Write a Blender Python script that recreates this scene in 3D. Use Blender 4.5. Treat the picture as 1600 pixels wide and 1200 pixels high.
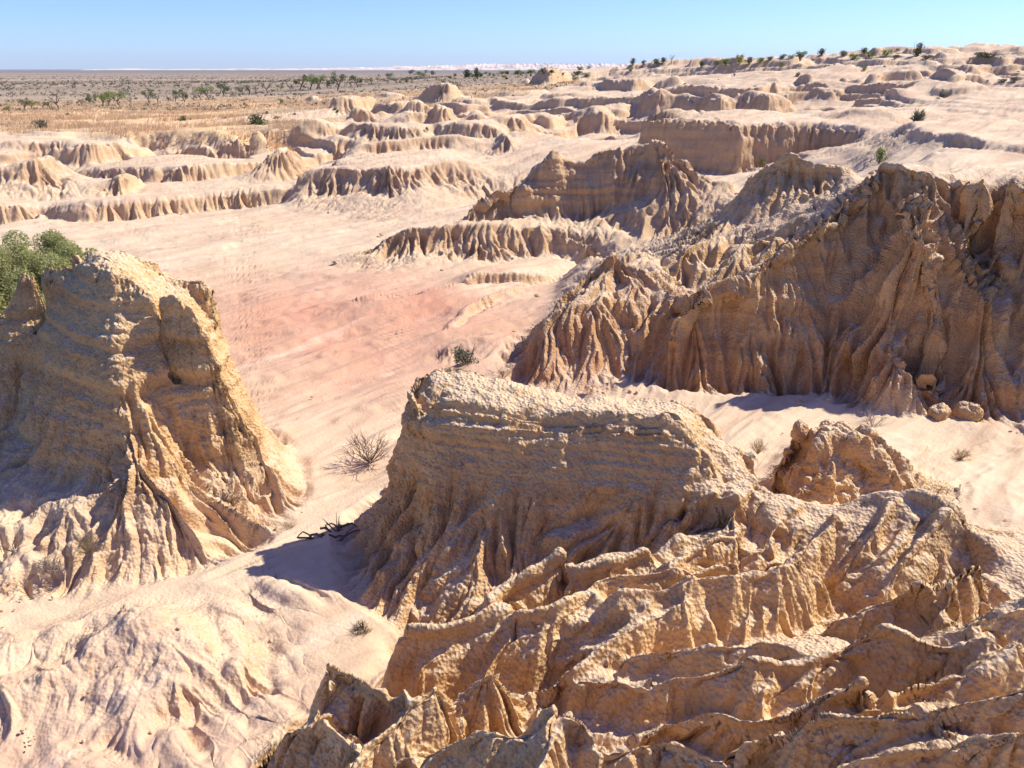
import bpy, math, random, os
import numpy as np
from math import radians, pi

# ------------------------------------------------------------------ quality
NCOL, NROW = 1500, 1700
if os.environ.get('QUICK'):
    NCOL, NROW = 750, 850

for o in list(bpy.data.objects):
    bpy.data.objects.remove(o)
scene = bpy.context.scene
COL = scene.collection

# ------------------------------------------------------------------ camera
CAM_H = 6.0
FPX = 1209.0                       # focal length in pixels of a 1600 px wide picture
PITCH = math.atan(493.0 / FPX)     # below the horizon
cam_data = bpy.data.cameras.new('camera')
cam_data.sensor_width = 36.0
cam_data.lens = 36.0 * FPX / 1600.0
cam_data.clip_start = 0.1
cam_data.clip_end = 40000
cam = bpy.data.objects.new('camera', cam_data)
cam.location = (0, 0, CAM_H)
cam.rotation_euler = (pi / 2 - PITCH, 0, 0)
COL.objects.link(cam)
scene.camera = cam

# ------------------------------------------------------------------ light
SUN_DIR = np.array([2.1, 0.92, 2.1]); SUN_DIR /= np.linalg.norm(SUN_DIR)
sun_el = math.asin(SUN_DIR[2])
sun_az = math.atan2(SUN_DIR[0], SUN_DIR[1])      # clockwise from +Y
w = bpy.data.worlds.new('World'); scene.world = w; w.use_nodes = True
nt = w.node_tree; nt.nodes.clear()
wo = nt.nodes.new('ShaderNodeOutputWorld'); bg = nt.nodes.new('ShaderNodeBackground')
sky = nt.nodes.new('ShaderNodeTexSky'); sky.sky_type = 'NISHITA'; sky.sun_disc = False
sky.sun_elevation = sun_el; sky.sun_rotation = sun_az
sky.altitude = 300; sky.air_density = 1.0; sky.dust_density = 0.3; sky.ozone_density = 3.0
bg.inputs['Strength'].default_value = 0.125
hs = nt.nodes.new('ShaderNodeMix'); hs.data_type = 'RGBA'; hs.blend_type = 'MULTIPLY'; hs.inputs[0].default_value = 1.0
tc = nt.nodes.new('ShaderNodeTexCoord'); sz = nt.nodes.new('ShaderNodeSeparateXYZ'); nt.links.new(tc.outputs['Generated'], sz.inputs[0])
rp = nt.nodes.new('ShaderNodeValToRGB'); nt.links.new(sz.outputs[2], rp.inputs[0])
rp.color_ramp.elements[0].position = 0.0; rp.color_ramp.elements[0].color = (0.50, 0.72, 1.22, 1)
rp.color_ramp.elements[1].position = 0.25; rp.color_ramp.elements[1].color = (0.50, 0.49, 0.90, 1)
nt.links.new(rp.outputs[0], hs.inputs[7])
nt.links.new(sky.outputs[0], hs.inputs[6]); nt.links.new(hs.outputs[2], bg.inputs[0]); nt.links.new(bg.outputs[0], wo.inputs[0])
sl = bpy.data.lights.new('sun', 'SUN'); sl.energy = 4.6; sl.angle = radians(0.53); sl.color = (1.0, 0.94, 0.84)
sun = bpy.data.objects.new('sun', sl); COL.objects.link(sun)
from mathutils import Vector
sun.rotation_euler = Vector(SUN_DIR.tolist()).to_track_quat('Z', 'Y').to_euler()
scene.view_settings.view_transform = 'Standard'
scene.view_settings.look = 'None'
scene.view_settings.gamma = 1.0
scene.view_settings.use_curve_mapping = False
scene.view_settings.exposure = 0.56
scene.cycles.max_bounces = 6
scene.cycles.diffuse_bounces = 4

# ------------------------------------------------------------------ pixel -> world
CP, SP = math.cos(PITCH), math.sin(PITCH)
def T(py):                                       # tangent of the depression of a picture row
    return math.tan(PITCH + math.atan((py - 600.0) / FPX))
def B(px, Y, z):                                 # point at forward distance Y and height z, under column px
    d = CAM_H - z
    return ((px - 800.0) / FPX * (Y * CP + d * SP), Y, z)
def A(px, py, Y):                                # known distance
    return B(px, Y, CAM_H - Y * T(py))
def Z(px, py, z):                                # known height
    return B(px, (CAM_H - z) / T(py), z)
def ZL(*p): return [Z(*q) for q in p]
def AL(*p): return [A(*q) for q in p]
def BL(*p): return [B(*q) for q in p]
def shift(line, dy=0.0, dz=0.0, dx=0.0): return [(x + dx, y + dy, z + dz) for x, y, z in line]
def setz(line, z): return [(x, y, z) for x, y, _ in line]

class Soft(list):
    pass
def S(l): return Soft(l)
# ------------------------------------------------------------------ numpy noise
rng = np.random.default_rng(7)
PERM = rng.permutation(256).astype(np.int32)
G2 = rng.uniform(0, 2 * pi, 256); G2 = np.stack([np.cos(G2), np.sin(G2)], 1).astype(np.float32)
G3 = rng.normal(size=(256, 3)); G3 = (G3 / np.linalg.norm(G3, axis=1)[:, None]).astype(np.float32)
RJ = rng.uniform(-0.5, 0.5, (256, 2)).astype(np.float32)
def h2(ix, iy): return PERM[(PERM[ix & 255] + iy) & 255]
def fade(t): return t * t * t * (t * (t * 6 - 15) + 10)
def n2(x, y):
    x = np.asarray(x, np.float32); y = np.asarray(y, np.float32)
    ix = np.floor(x).astype(np.int32); iy = np.floor(y).astype(np.int32)
    fx = x - ix; fy = y - iy; u = fade(fx); v = fade(fy)
    def g(a, b):
        q = G2[h2(ix + a, iy + b)]
        return q[..., 0] * (fx - a) + q[..., 1] * (fy - b)
    return ((g(0, 0) * (1 - u) + g(1, 0) * u) * (1 - v) + (g(0, 1) * (1 - u) + g(1, 1) * u) * v) * 1.5
def n3(x, y, z):
    ix = np.floor(x).astype(np.int32); iy = np.floor(y).astype(np.int32); iz = np.floor(z).astype(np.int32)
    fx = (x - ix).astype(np.float32); fy = (y - iy).astype(np.float32); fz = (z - iz).astype(np.float32)
    u = fade(fx); v = fade(fy); ww = fade(fz)
    def g(a, b, c):
        q = G3[PERM[(h2(ix + a, iy + b) + iz + c) & 255]]
        return q[..., 0] * (fx - a) + q[..., 1] * (fy - b) + q[..., 2] * (fz - c)
    def pl(c): return (g(0, 0, c) * (1 - u) + g(1, 0, c) * u) * (1 - v) + (g(0, 1, c) * (1 - u) + g(1, 1, c) * u) * v
    return (pl(0) * (1 - ww) + pl(1) * ww) * 1.5
def sstep(a, b, x):
    t = np.clip((x - a) / (b - a), 0, 1); return t * t * (3 - 2 * t)
def gully(x, y, dx, dy, lam, cellf=1.7):
    """stripes of wavelength lam whose ridges run along (dx,dy); returns cos, sin of the phase"""
    c = lam * cellf
    px = x / c; py = y / c
    ix = np.floor(px).astype(np.int32); iy = np.floor(py).astype(np.int32)
    sc = np.zeros_like(px); ss = np.zeros_like(px); sw = np.zeros_like(px)
    k = np.float32(2 * pi * cellf)
    for a in (-1, 0, 1):
        for b in (-1, 0, 1):
            q = RJ[h2(ix + a, iy + b)] 
            vx = px - (ix + a + 0.5 + q[..., 0]); vy = py - (iy + b + 0.5 + q[..., 1])
            wt = np.maximum(np.exp(-2.0 * (vx * vx + vy * vy)) - 0.0111, 0)
            ph = (vy * dx - vx * dy) * k
            sc += wt * np.cos(ph); ss += wt * np.sin(ph); sw += wt
    m = np.sqrt(sc * sc + ss * ss) + 1e-6
    f = np.minimum(m / (sw * 0.35 + 1e-6), 1.0) / m
    return sc * f, ss * f

# ------------------------------------------------------------------ the log-polar macro grid
OY = -1.2                                        # origin of the grid, a little behind the viewer
DU = 0.0023
U0, U1 = -radians(47), radians(47)
NU = int((U1 - U0) / DU) + 1
V0, V1 = math.log(2.6), math.log(9000.0)
NV = int((V1 - V0) / DU) + 1
uu = (U0 + DU * np.arange(NU)).astype(np.float32)
vv = (V0 + DU * np.arange(NV)).astype(np.float32)
RR = np.exp(vv.astype(np.float64))
GX = (RR[:, None] * np.sin(uu)[None]).astype(np.float32)
GY = (RR[:, None] * np.cos(uu)[None] + OY).astype(np.float32)
def to_grid(x, y):
    y = y - OY
    return (math.atan2(x, y) - U0) / DU, (0.5 * math.log(x * x + y * y) - V0) / DU

def rasterise(lines, zs, mask, lim=None):
    """write 3D polylines into the constraint grid"""
    for ln in lines:
        for (a, b) in zip(ln[:-1], ln[1:]):
            ia = to_grid(a[0], a[1]); ib = to_grid(b[0], b[1])
            n = int(max(abs(ia[0] - ib[0]), abs(ia[1] - ib[1])) * 1.5) + 2
            t = np.linspace(0, 1, n)
            x = a[0] + (b[0] - a[0]) * t; y = a[1] + (b[1] - a[1]) * t - OY; z = a[2] + (b[2] - a[2]) * t
            i = np.round((np.arctan2(x, y) - U0) / DU).astype(int)
            j = np.round((0.5 * np.log(x * x + y * y) - V0) / DU).astype(int)
            ok = (i >= 0) & (i < NU) & (j >= 0) & (j < NV)
            if lim is not None: ok[ok] = lim[j[ok], i[ok]]
            zs[j[ok], i[ok]] = z[ok]; mask[j[ok], i[ok]] = True

def solve(zs, mask, init=None):
    """harmonic fill between the constrained cells, coarse to fine"""
    lev = [(zs.astype(np.float32) * mask, mask.astype(np.float32))]
    while min(lev[-1][0].shape) > 12:
        a, m = lev[-1]
        h, w_ = (a.shape[0] + 1) // 2 * 2, (a.shape[1] + 1) // 2 * 2
        A_ = np.zeros((h, w_), np.float32); M_ = np.zeros((h, w_), np.float32)
        A_[:a.shape[0], :a.shape[1]] = a; M_[:a.shape[0], :a.shape[1]] = m
        s = A_.reshape(h // 2, 2, w_ // 2, 2).sum((1, 3)); c = M_.reshape(h // 2, 2, w_ // 2, 2).sum((1, 3))
        lev.append((np.where(c > 0, s / np.maximum(c, 1), 0), (c > 0).astype(np.float32)))
    z = None
    for k in range(len(lev) - 1, -1, -1):
        a, m = lev[k]; mm = m > 0
        if z is None:
            z = np.full(a.shape, a[mm].mean() if mm.any() else 0, np.float32)
        else:
            z = np.repeat(np.repeat(z, 2, 0), 2, 1)[:a.shape[0], :a.shape[1]]
        z[mm] = a[mm]
        for it in range(60 if k == 0 else 90):
            p = np.pad(z, 1, mode='edge')
            z = (p[:-2, 1:-1] + p[2:, 1:-1] + p[1:-1, :-2] + p[1:-1, 2:]) * 0.25
            z[mm] = a[mm]
    return z
def blur(z, n, r=1):
    for _ in range(n):
        p = np.pad(z, ((r, r), (0, 0)), mode='edge'); z = (p[:-2 * r] + 2 * z + p[2 * r:]) * 0.25
        p = np.pad(z, ((0, 0), (r, r)), mode='edge'); z = (p[:, :-2 * r] + 2 * z + p[:, 2 * r:]) * 0.25
    return z
def inside(poly):
    """boolean mask of the grid cells whose plan position lies in the polygon"""
    g = [to_grid(p[0], p[1]) for p in poly]
    i0 = max(int(min(p[0] for p in g)) - 1, 0); i1 = min(int(max(p[0] for p in g)) + 2, NU)
    j0 = max(int(min(p[1] for p in g)) - 1, 0); j1 = min(int(max(p[1] for p in g)) + 2, NV)
    m = np.zeros((NV, NU), bool)
    if i1 <= i0 or j1 <= j0: return m
    I, J = np.meshgrid(np.arange(i0, i1), np.arange(j0, j1))
    c = np.zeros(I.shape, bool)
    for (x1, y1), (x2, y2) in zip(g, g[1:] + g[:1]):
        if y1 == y2: continue
        cond = ((y1 > J) != (y2 > J)) & (I < (x2 - x1) * (J - y1) / (y2 - y1) + x1)
        c ^= cond
    m[j0:j1, i0:i1] = c
    return m

# ------------------------------------------------------------------ layout: ground lines, scarps, formations
GROUND, FORMS, FINS = [], [], []
def g(*lines): GROUND.extend(lines)
SCARPS = []
def scarp(label, top, foot, back=0.5, cat='scarp', name='eroded_scarp', group='low fluted scarps', **kw):
    g(top, foot)
    poly = shift(foot, -0.12) + shift(top[::-1], back)
    d = dict(name=name, label=label, cat=cat, group=group, foot=poly, lines=[], top=top, ground=True, rill=1.25, cliff=1.0, rock=0.9, grey=.55, bulk=.22, strata=0.3, lump=0.35)
    d.update(kw); SCARPS.append(d)
# near floor
g([(-5, 0.6, 0.1), (-3, 1.2, 0.1), (-1.4, 1.5, 0.3), (-0.4, 1.6, 1.2), (0.6, 1.6, 2.2), (1.6, 1.5, 3.0), (4, 0.8, 3.8), (7, 0.5, 4.2)])
g(ZL((-700, 1250, 0.1), (-200, 1180, .1), (0, 1170, .1), (200, 1170, .1), (330, 1170, .0), (380, 1230, .0)))
g(ZL((-500, 900, .2), (-200, 950, .15), (0, 985, .1), (130, 965, .05), (300, 930, 0), (430, 880, 0), (490, 800, 0), (495, 740, 0), (480, 680, 0), (470, 620, 0)))
g(ZL((610, 1012, 0), (560, 1060, 0), (470, 1110, 0), (430, 1145, 0), (385, 1200, 0), (330, 1260, 0)))
g(ZL((-300, 620, .1), (100, 600, .05), (300, 600, 0), (470, 620, 0), (600, 625, 0)))
g(ZL((-500, 450, .3), (0, 450, .3), (250, 440, .3), (400, 480, .25), (560, 530, .15), (680, 575, .05)))
g(ZL((-500, 385, .2), (0, 380, .2), (200, 375, .2), (350, 385, .3), (500, 400, .3)))
# channel behind the mesa, and the bank on its right
g(ZL((600, 600, 0), (700, 600, 0), (900, 618, .05), (1100, 645, .05), (1300, 672, .05), (1600, 705, .05), (2000, 740, .05)))
g(ZL((1180, 720, .1), (1400, 715, .25), (1600, 765, .35), (1800, 800, .4), (2200, 860, .5)))
g(ZL((1560, 830, .7), (1700, 850, .9), (2100, 900, 1.2)))
DZV = .42
# valley floors of the near slope
g(shift(ZL((640, 1005, .0), (740, 958, .1), (830, 915, .4), (900, 885, .65), (1000, 865, .85), (1100, 860, .9), (1200, 885, .9), (1300, 940, .85)), dz=-DZV))
g(shift(ZL((690, 1078, 0), (850, 1068, .25), (1000, 1005, .65), (1150, 980, .8), (1300, 965, .85), (1440, 1000, 1.1), (1600, 985, 1.45), (1800, 985, 1.7), (2200, 980, 1.9)), dz=-DZV))
g(shift(ZL((560, 1130, .1), (720, 1112, .1), (860, 1110, .45), (1000, 1100, .85), (1200, 1068, 1.1), (1400, 1080, 1.4), (1600, 1100, 1.9), (1850, 1100, 2.2), (2300, 1100, 2.5)), dz=-DZV))
g(shift(ZL((410, 1215, .1), (600, 1200, .45), (850, 1200, .9), (1000, 1200, 1.25), (1300, 1205, 1.75), (1600, 1210, 2.3), (1900, 1200, 2.8), (2600, 1200, 3.2)), dz=-DZV))
# foot and top of the big cliff on the right
g(ZL((690, 590, .05), (802, 600, .1), (920, 606, .1), (1038, 618, .1), (1167, 620, .1), (1292, 622, .1), (1375, 630, .1), (1450, 640, .1), (1542, 648, .1), (1620, 655, .1), (1900, 670, .1), (2200, 690, .2)))
g(AL((1190, 400, 17.5), (1333, 279, 17.3), (1383, 254, 17.6), (1446, 262, 17.6), (1600, 268, 17.2), (1900, 268, 17), (2300, 268, 17)))
g(AL((1450, 240, 21.0), (1600, 262, 20.5), (1900, 262, 20)))
# the rilled shelf between the near cliff and the ridge behind
g(AL((960, 420, 17.5), (1000, 402, 18.3), (1100, 395, 18), (1180, 395, 17.8)))
g(AL((925, 380, 22), (980, 372, 21), (1080, 360, 21), (1150, 345, 20.6)))
g(ZL((905, 412, .25), (880, 430, .3), (850, 470, .3), (820, 520, .2)))
g(ZL((640, 520, .15), (745, 500, .25), (800, 500, .3)))
g(BL((950, 30, 1.6), (1100, 30, 2.0), (1250, 26, 2.1), (1400, 24, 3.6)))
g(ZL((830, 292, .9), (770, 310, .5), (700, 328, .3), (560, 348, .2), (480, 342, .2)))
g(AL((850, 262, 38), (950, 250, 38), (1060, 262, 35), (1110, 278, 33.5), (1180, 262, 33.5), (1264, 252, 31)))
g(AL((850, 240, 41), (1000, 240, 40)), AL((860, 215, 45), (1000, 215, 45)))
g(AL((560, 215, 49), (720, 212, 49), (850, 200, 50), (1000, 195, 50)))
g(AL((500, 200, 53), (600, 196, 55), (720, 190, 55), (850, 180, 57), (1000, 176, 55)))
g(AL((480, 183, 63), (600, 178, 66), (720, 172, 66), (850, 165, 68), (1000, 160, 66)))
g(AL((450, 168, 85), (600, 160, 88), (720, 152, 90), (860, 146, 90), (1000, 142, 86)))
g(AL((450, 150, 150), (600, 143, 140), (720, 134, 135), (860, 127, 125), (950, 122, 120)))
g(AL((560, 131, 230), (720, 119, 210), (860, 112, 190), (950, 106, 175), (1000, 103, 165)))
# dune slope on the right
g(AL((1420, 195, 30), (1500, 193, 29), (1600, 195, 28.5), (1900, 195, 28), (2300, 195, 28)))
g(AL((1180, 172, 45), (1300, 165, 44), (1420, 168, 41), (1500, 168, 40), (1600, 165, 40), (1900, 165, 40), (2300, 165, 40)))
g(AL((1050, 152, 62), (1100, 150, 60), (1250, 147, 58), (1400, 140, 60), (1600, 138, 60), (1900, 138, 60), (2300, 138, 60)))
g(AL((1000, 122, 110), (1200, 112, 96), (1400, 108, 88), (1600, 102, 84), (1900, 100, 84), (2300, 100, 84)))
g(AL((1020, 103, 160), (1060, 101, 155), (1100, 103, 150), (1160, 97, 142), (1210, 91, 135), (1260, 87, 130), (1330, 84, 125), (1400, 83, 120), (1450, 80, 117),
     (1500, 75, 115), (1600, 72, 112), (1900, 68, 112), (2300, 66, 112)))
g(BL((1000, 260, 5.0), (1300, 230, 5.5), (1600, 200, 6.5), (2300, 200, 6.5)))
g(BL((800, 420, 3.0), (1100, 420, 2.5), (1500, 400, 3.0), (2300, 400, 3)))
# lake plain on the left and beyond
g(AL((-600, 187, 64), (0, 186, 63), (250, 184, 62), (430, 182, 66)))
g(AL((-600, 166, 105), (0, 165, 105), (250, 163, 102), (400, 162, 100)))
g(AL((-600, 148, 190), (0, 147, 190), (300, 146, 185), (450, 146, 175)))
g(AL((-600, 130, 430), (0, 130, 430), (300, 129, 420), (520, 128, 400)), BL((700, 500, .5), (850, 520, 1)))
g(BL((-1500, 1100, -3), (-200, 1100, -3), (600, 1100, -3), (1200, 1100, -3), (2400, 1100, -3)))
g(BL((-1500, 3000, -3), (700, 3000, -3), (2400, 3000, -3)), BL((-1500, 8800, -3), (700, 8800, -3), (2400, 8800, -3)))

# scarps of the terraced ground on the left, nearest first
def autoscarp(label, top, foot, run=.3, **kw):
    F = ZL(*foot) if len(foot[0]) == 3 else foot
    fp = [q[0] for q in foot]; fy = [p[1] for p in F]
    scarp(label, [A(px, py, float(np.interp(px, fp, fy)) + run) for px, py in top], F, **kw)
autoscarp('long low fluted scarp bounding the pale wash just beyond the green bush',
    ((-500, 326), (-100, 322), (0, 317), (80, 319), (150, 318), (217, 315), (315, 308), (329, 303), (400, 297), (455, 290), (468, 288)),
    ((-500, 352, .2), (-100, 352, .2), (0, 350, .2), (70, 343, .2), (115, 349, .2), (189, 343, .2), (252, 336, .2), (315, 328, .2), (413, 319, .2), (468, 316, .2)))
autoscarp('middle fluted scarp behind the small lone butte on the pale terrace',
    ((60, 276), (105, 266), (210, 261), (280, 259), (290, 256), (350, 252), (410, 250), (480, 240), (545, 232)),
    ((60, 287, .95), (105, 275, .95), (145, 277, .95), (224, 284, .95), (290, 283, .95), (367, 275, .95), (420, 268, .95), (480, 256, .95), (545, 248, .95)))
autoscarp('tall blocky scarp cutting the edge of the dry grass plain',
    ((-400, 240), (0, 240), (63, 235), (115, 225), (150, 222), (217, 217), (260, 211), (304, 205), (371, 198), (430, 198), (470, 202), (504, 203), (540, 203)),
    ((-400, 262, 1.4), (0, 262, 1.4), (70, 256, 1.4), (140, 257, 1.4), (189, 251, 1.4), (250, 240, 1.4), (273, 238, 1.45), (350, 242, 1.45), (402, 233, 1.5), (483, 231, 1.5), (540, 226, 1.6)), run=.5, rill=.7)
autoscarp('thin reddish scarp under the straw coloured grass',
    ((-400, 221), (0, 221), (70, 220), (140, 219), (200, 214)),
    ((-400, 233, 2.15), (0, 233, 2.15), (90, 230, 2.2), (200, 219, 2.4)), back=.3, orange=.3)
S5t = ZL((560, 468, .5), (622, 456, .55), (700, 444, .6), (745, 428, .65), (830, 426, .6), (880, 418, .55))
S5f = ZL((575, 480, .2), (640, 474, .2), (705, 462, .2), (760, 447, .3), (835, 440, .35), (880, 430, .3))
scarp('knee high serrated ledge below the long ribbed skirt', S5t, S5f, back=.25)
S6t = AL((684, 545, 16.0), (720, 533, 16.4), (760, 528, 16.6), (802, 530, 16.8))
S6f = ZL((680, 566, .1), (720, 572, .1), (760, 580, .1), (800, 597, .1))
scarp('short orange bank beside the round grey green shrub', S6t, S6f, back=.3, orange=.8)
S7t = ZL((701, 508, .45), (745, 469, .5), (790, 448, .5), (824, 436, .5))
S7f = ZL((712, 520, .25), (756, 482, .25), (800, 462, .3), (830, 450, .3))
scarp('narrow winding ledge between the pink wash and the ribbed mound', S7t, S7f, back=.25)
S8t = AL((1411, 199, 29), (1425, 199, 27.0), (1450, 204, 24.5), (1500, 210, 23.5), (1530, 215, 22.6), (1575, 228, 21.7), (1640, 240, 21.2), (1900, 245, 21))
S8f = AL((1395, 210, 28.2), (1415, 216, 26.5), (1450, 222, 24.1), (1500, 228, 23.1), (1545, 234, 22.2), (1590, 244, 21.4), (1650, 250, 21.0), (1900, 256, 20.7))
scarp('curving beaded ledge across the pale dune slope at right', S8t, S8f, back=.3, rock=.5)
S9f = AL((380, 196, 56), (430, 192, 58), (500, 188, 60), (540, 186, 61))
S9t = AL((360, 186, 57.5), (430, 176, 60), (500, 172, 62), (560, 170, 63))
scarp('crumbly pink bank behind the dark low bush', S9t, S9f, rock=.6)

def hit(px, py):
    """first point of the ground under a pixel"""
    k = (px - 800.0) / FPX
    t = T(py)
    Ys = np.exp(np.linspace(math.log(2.5), math.log(3000), 4000))
    zr = CAM_H - Ys * t
    X = k * (Ys * CP + (CAM_H - zr) * SP)
    i = np.clip(((np.arctan2(X, Ys - OY)) - U0) / DU, 0, NU - 1).astype(int)
    j = np.clip((0.5 * np.log(X * X + (Ys - OY) ** 2) - V0) / DU, 0, NV - 1).astype(int)
    b = np.nonzero(zr < G[j, i])[0]
    n = b[0] if len(b) else len(Ys) - 1
    return (float(X[n]), float(Ys[n]), float(zr[n]))

def form(label, cat, foot, lines, name='rock_formation', **kw):
    d = dict(name=name, label=label, cat=cat, foot=foot, lines=lines, rill=1.0, cliff=0.5, rock=1.0, strata=0.4, lump=0.4)
    d.update(kw); FORMS.append(d)
def ring(front, back): return front + back[::-1]
def mesa(label, top, foot, dep, setb=0.5, cat='mesa', bf=1.0, undul=0.0, **kw):
    """top: (px,py) along the near rim left to right; foot: (px,py) along the near foot; dep: thickness"""
    F = [hit(px, py) for px, py in foot]
    fy = [p[1] for p in F]; fx_ = [q[0] for q in foot]
    R = [A(px, py, float(np.interp(px, fx_, fy)) + setb) for px, py in top]
    RJ_ = random.Random(len(FORMS) * 7 + 1); R2 = []
    for (a, b) in zip(R[:-1], R[1:]):
        for q in range(3):
            t = q / 3.0; hh = max(a[2] - F[0][2], .2)
            R2.append((a[0] + (b[0] - a[0]) * t, a[1] + (b[1] - a[1]) * t + RJ_.uniform(-.35, .35) * setb * (q > 0), a[2] + (b[2] - a[2]) * t - hh * RJ_.uniform(0, .14) * (q > 0)))
    R = R2 + [R[-1]]
    Bk = [(x + 0.03 * dep * (i - len(R) / 2), y + dep * (0.55 + 0.45 * math.sin(pi * (i + .5) / len(R))), z - 0.02 * dep * setb) for i, (x, y, z) in enumerate(R)]
    # back foot falls to the ground behind
    BF = []
    for i, (x, y, z) in enumerate(Bk):
        BF.append((x + (i - (len(Bk) - 1) / 2) * 0.12 * setb, y + bf, 0))
    foot_poly = F + [(F[-1][0] + .3 * setb, F[-1][1] + dep * .5, 0)] + BF[::-1] + [(F[0][0] - .3 * setb, F[0][1] + dep * .5, 0)]
    CF = []
    for x, y, z in R:
        k = min(range(len(F)), key=lambda q: abs(F[q][0] - x))
        xf = float(np.interp(x, fx_, fx_)); yf = float(np.interp(x, fx_, fy)); zf = float(np.interp(x, fx_, [q[2] for q in F]))
        CF.append((x + (xf - x) * .3, y + (yf - y) * .42, zf + (z - zf) * .42))
    lines = [R, Bk, [R[0], Bk[0]], [R[-1], Bk[-1]], S(CF)]
    form(label, cat, foot_poly, lines, **kw)

def build_forms():
    # ---- butte on the left
    def AB(*p): return [A(px, py, Y + .35) for px, py, Y in p]
    c1 = AB((-200, 740, 10.5), (-110, 690, 10.6), (-40, 610, 10.75), (-8, 530, 10.85), (14, 465, 10.9), (30, 420, 10.9), (60, 406, 10.85), (115, 409, 10.6), (142, 411, 10.1), (172, 424, 9.9), (195, 427, 9.95), (225, 450, 9.9), (245, 460, 9.85), (280, 456, 9.8), (298, 478, 9.75))
    c1b = shift(c1[6:], 0.85, 0.0)
    r1 = AB((298, 478, 9.75), (330, 545, 9.75), (358, 600, 9.8), (384, 650, 9.82), (408, 700, 9.8), (415, 745, 9.7), (408, 782, 9.55))
    spine = AB((158, 470, 9.75), (163, 540, 9.3), (170, 580, 9.1), (185, 640, 8.85), (230, 720, 8.6), (300, 800, 8.45))
    spinr = AB((225, 590, 9.4), (240, 640, 9.2), (285, 715, 9.0), (345, 785, 8.85))
    panel1 = AB((238, 465, 10.0), (262, 560, 9.85), (280, 640, 9.75), (310, 720, 9.5), (350, 775, 9.35))
    rec = AB((112, 450, 10.75), (106, 480, 10.9), (98, 530, 10.95), (78, 600, 10.75), (45, 670, 10.1))
    lef = AB((38, 440, 10.6), (18, 520, 10.45), (-12, 620, 10.15), (-50, 720, 9.75))
    pocket = AB((118, 660, 9.45), (125, 720, 9.25), (135, 760, 9.0))
    buttr = AB((150, 560, 9.55), (80, 700, 9.15), (66, 745, 8.95))
    ap = AL((-80, 700, 9.9), (15, 715, 9.7), (80, 735, 9.4), (150, 745, 9.3), (220, 750, 9.2), (300, 778, 9.1), (380, 795, 9.25), (425, 800, 9.6))
    foot = ZL((-300, 960, .2), (-60, 960, .1), (80, 930, .06), (160, 915, .05), (260, 905, .03), (340, 885, .02), (440, 842, 0), (465, 810, 0)) + \
        BL((470, 10.4, 0), (440, 11.9, 0), (300, 12.4, 0), (100, 12.6, 0), (-60, 12.4, 0), (-300, 12.0, .1))
    form('tall pale butte with crumbling top standing alone at left', 'butte', foot,
         [c1, c1b, r1] + [S(l) for l in (spine, spinr, panel1, rec, lef, buttr, pocket, ap)], name='clay_butte', topz=2.0, cliff=.4, strata=.6, lump=.6, rill=1.3, coarse=1.2, pale=.85)
    # ---- hummock in the lower left
    foot = ZL((-500, 1000, .15), (-100, 1000, .1), (60, 985, .07), (150, 930, .05), (210, 925, .03), (330, 935, .0), (395, 960, 0), (440, 1000, 0), (455, 1060, 0), (400, 1120, 0), (300, 1150, .05), (150, 1165, .1), (0, 1165, .1), (-400, 1200, .1))
    form('low pink hummock dimpled with small hollows below the tall butte', 'hummock', foot, [
        S(ZL((195, 945, .6), (150, 1000, .45), (60, 1050, .36), (-60, 1080, .3), (-300, 1100, .28))),
        S(ZL((195, 945, .6), (260, 985, .45), (320, 1015, .4), (380, 1040, .28))),
        S(ZL((320, 1015, .4), (280, 1070, .32), (190, 1090, .28))),
        ZL((108, 1042, .12), (140, 1003, .3), (175, 962, .5), (190, 948, .58)), ZL((100, 1030, .06), (130, 990, .1), (160, 958, .15))], name='earth_hummock', rill=.25, lump=.35, rock=.2, strata=.1)
    # ---- central mesa
    back = AL((640, 590, 9.35), (665, 576, 9.55), (740, 577, 9.6), (800, 600, 9.5), (870, 618, 9.4), (930, 628, 9.3), (1010, 622, 9.2), (1080, 630, 9.0), (1115, 655, 8.85), (1132, 684, 8.75), (1180, 712, 8.5), (1198, 765, 8.35))
    front = AL((637, 600, 9.1), (650, 638, 8.8), (720, 645, 8.7), (800, 655, 8.62), (870, 668, 8.6), (950, 662, 8.5), (1040, 668, 8.35), (1090, 690, 8.2), (1120, 718, 8.15))
    face1 = AL((625, 680, 8.98), (690, 700, 8.6), (760, 715, 8.45), (850, 722, 8.38), (950, 725, 8.3), (1040, 725, 8.15))
    benchl = AL((605, 745, 8.9), (690, 765, 8.45), (760, 780, 8.3), (850, 790, 8.1), (950, 790, 8.05), (1030, 775, 8.0), (1085, 745, 8.0))
    mid = AL((585, 870, 8.3), (615, 915, 7.75), (650, 900, 7.8), (740, 900, 7.62), (830, 895, 7.6), (900, 885, 7.6), (1000, 865, 7.65), (1080, 850, 7.6))
    lside = AL((640, 590, 9.35), (622, 680, 9.2), (600, 740, 9.1), (570, 780, 9.1), (550, 830, 8.9), (556, 880, 8.05), (578, 930, 7.5))
    foot = ZL((540, 862, 0), (560, 925, 0), (590, 965, 0), (622, 1010, 0), (680, 985, .03), (740, 955, .1), (830, 912, .4), (900, 884, .65), (1000, 862, .85), (1090, 852, .9), (1180, 850, .95)) + \
        [Z(1215, 800, 1.0), Z(1215, 770, 1.0), B(1230, 8.75, .2), B(1170, 9.4, .05), B(1100, 9.9, .05), B(900, 10.3, .05), B(700, 10.6, 0), B(620, 10.4, 0), B(560, 9.7, 0)]
    ridge_r = AL((1120, 718, 8.15), (1085, 745, 8.0), (1060, 790, 7.7), (1040, 830, 7.45))
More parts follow.
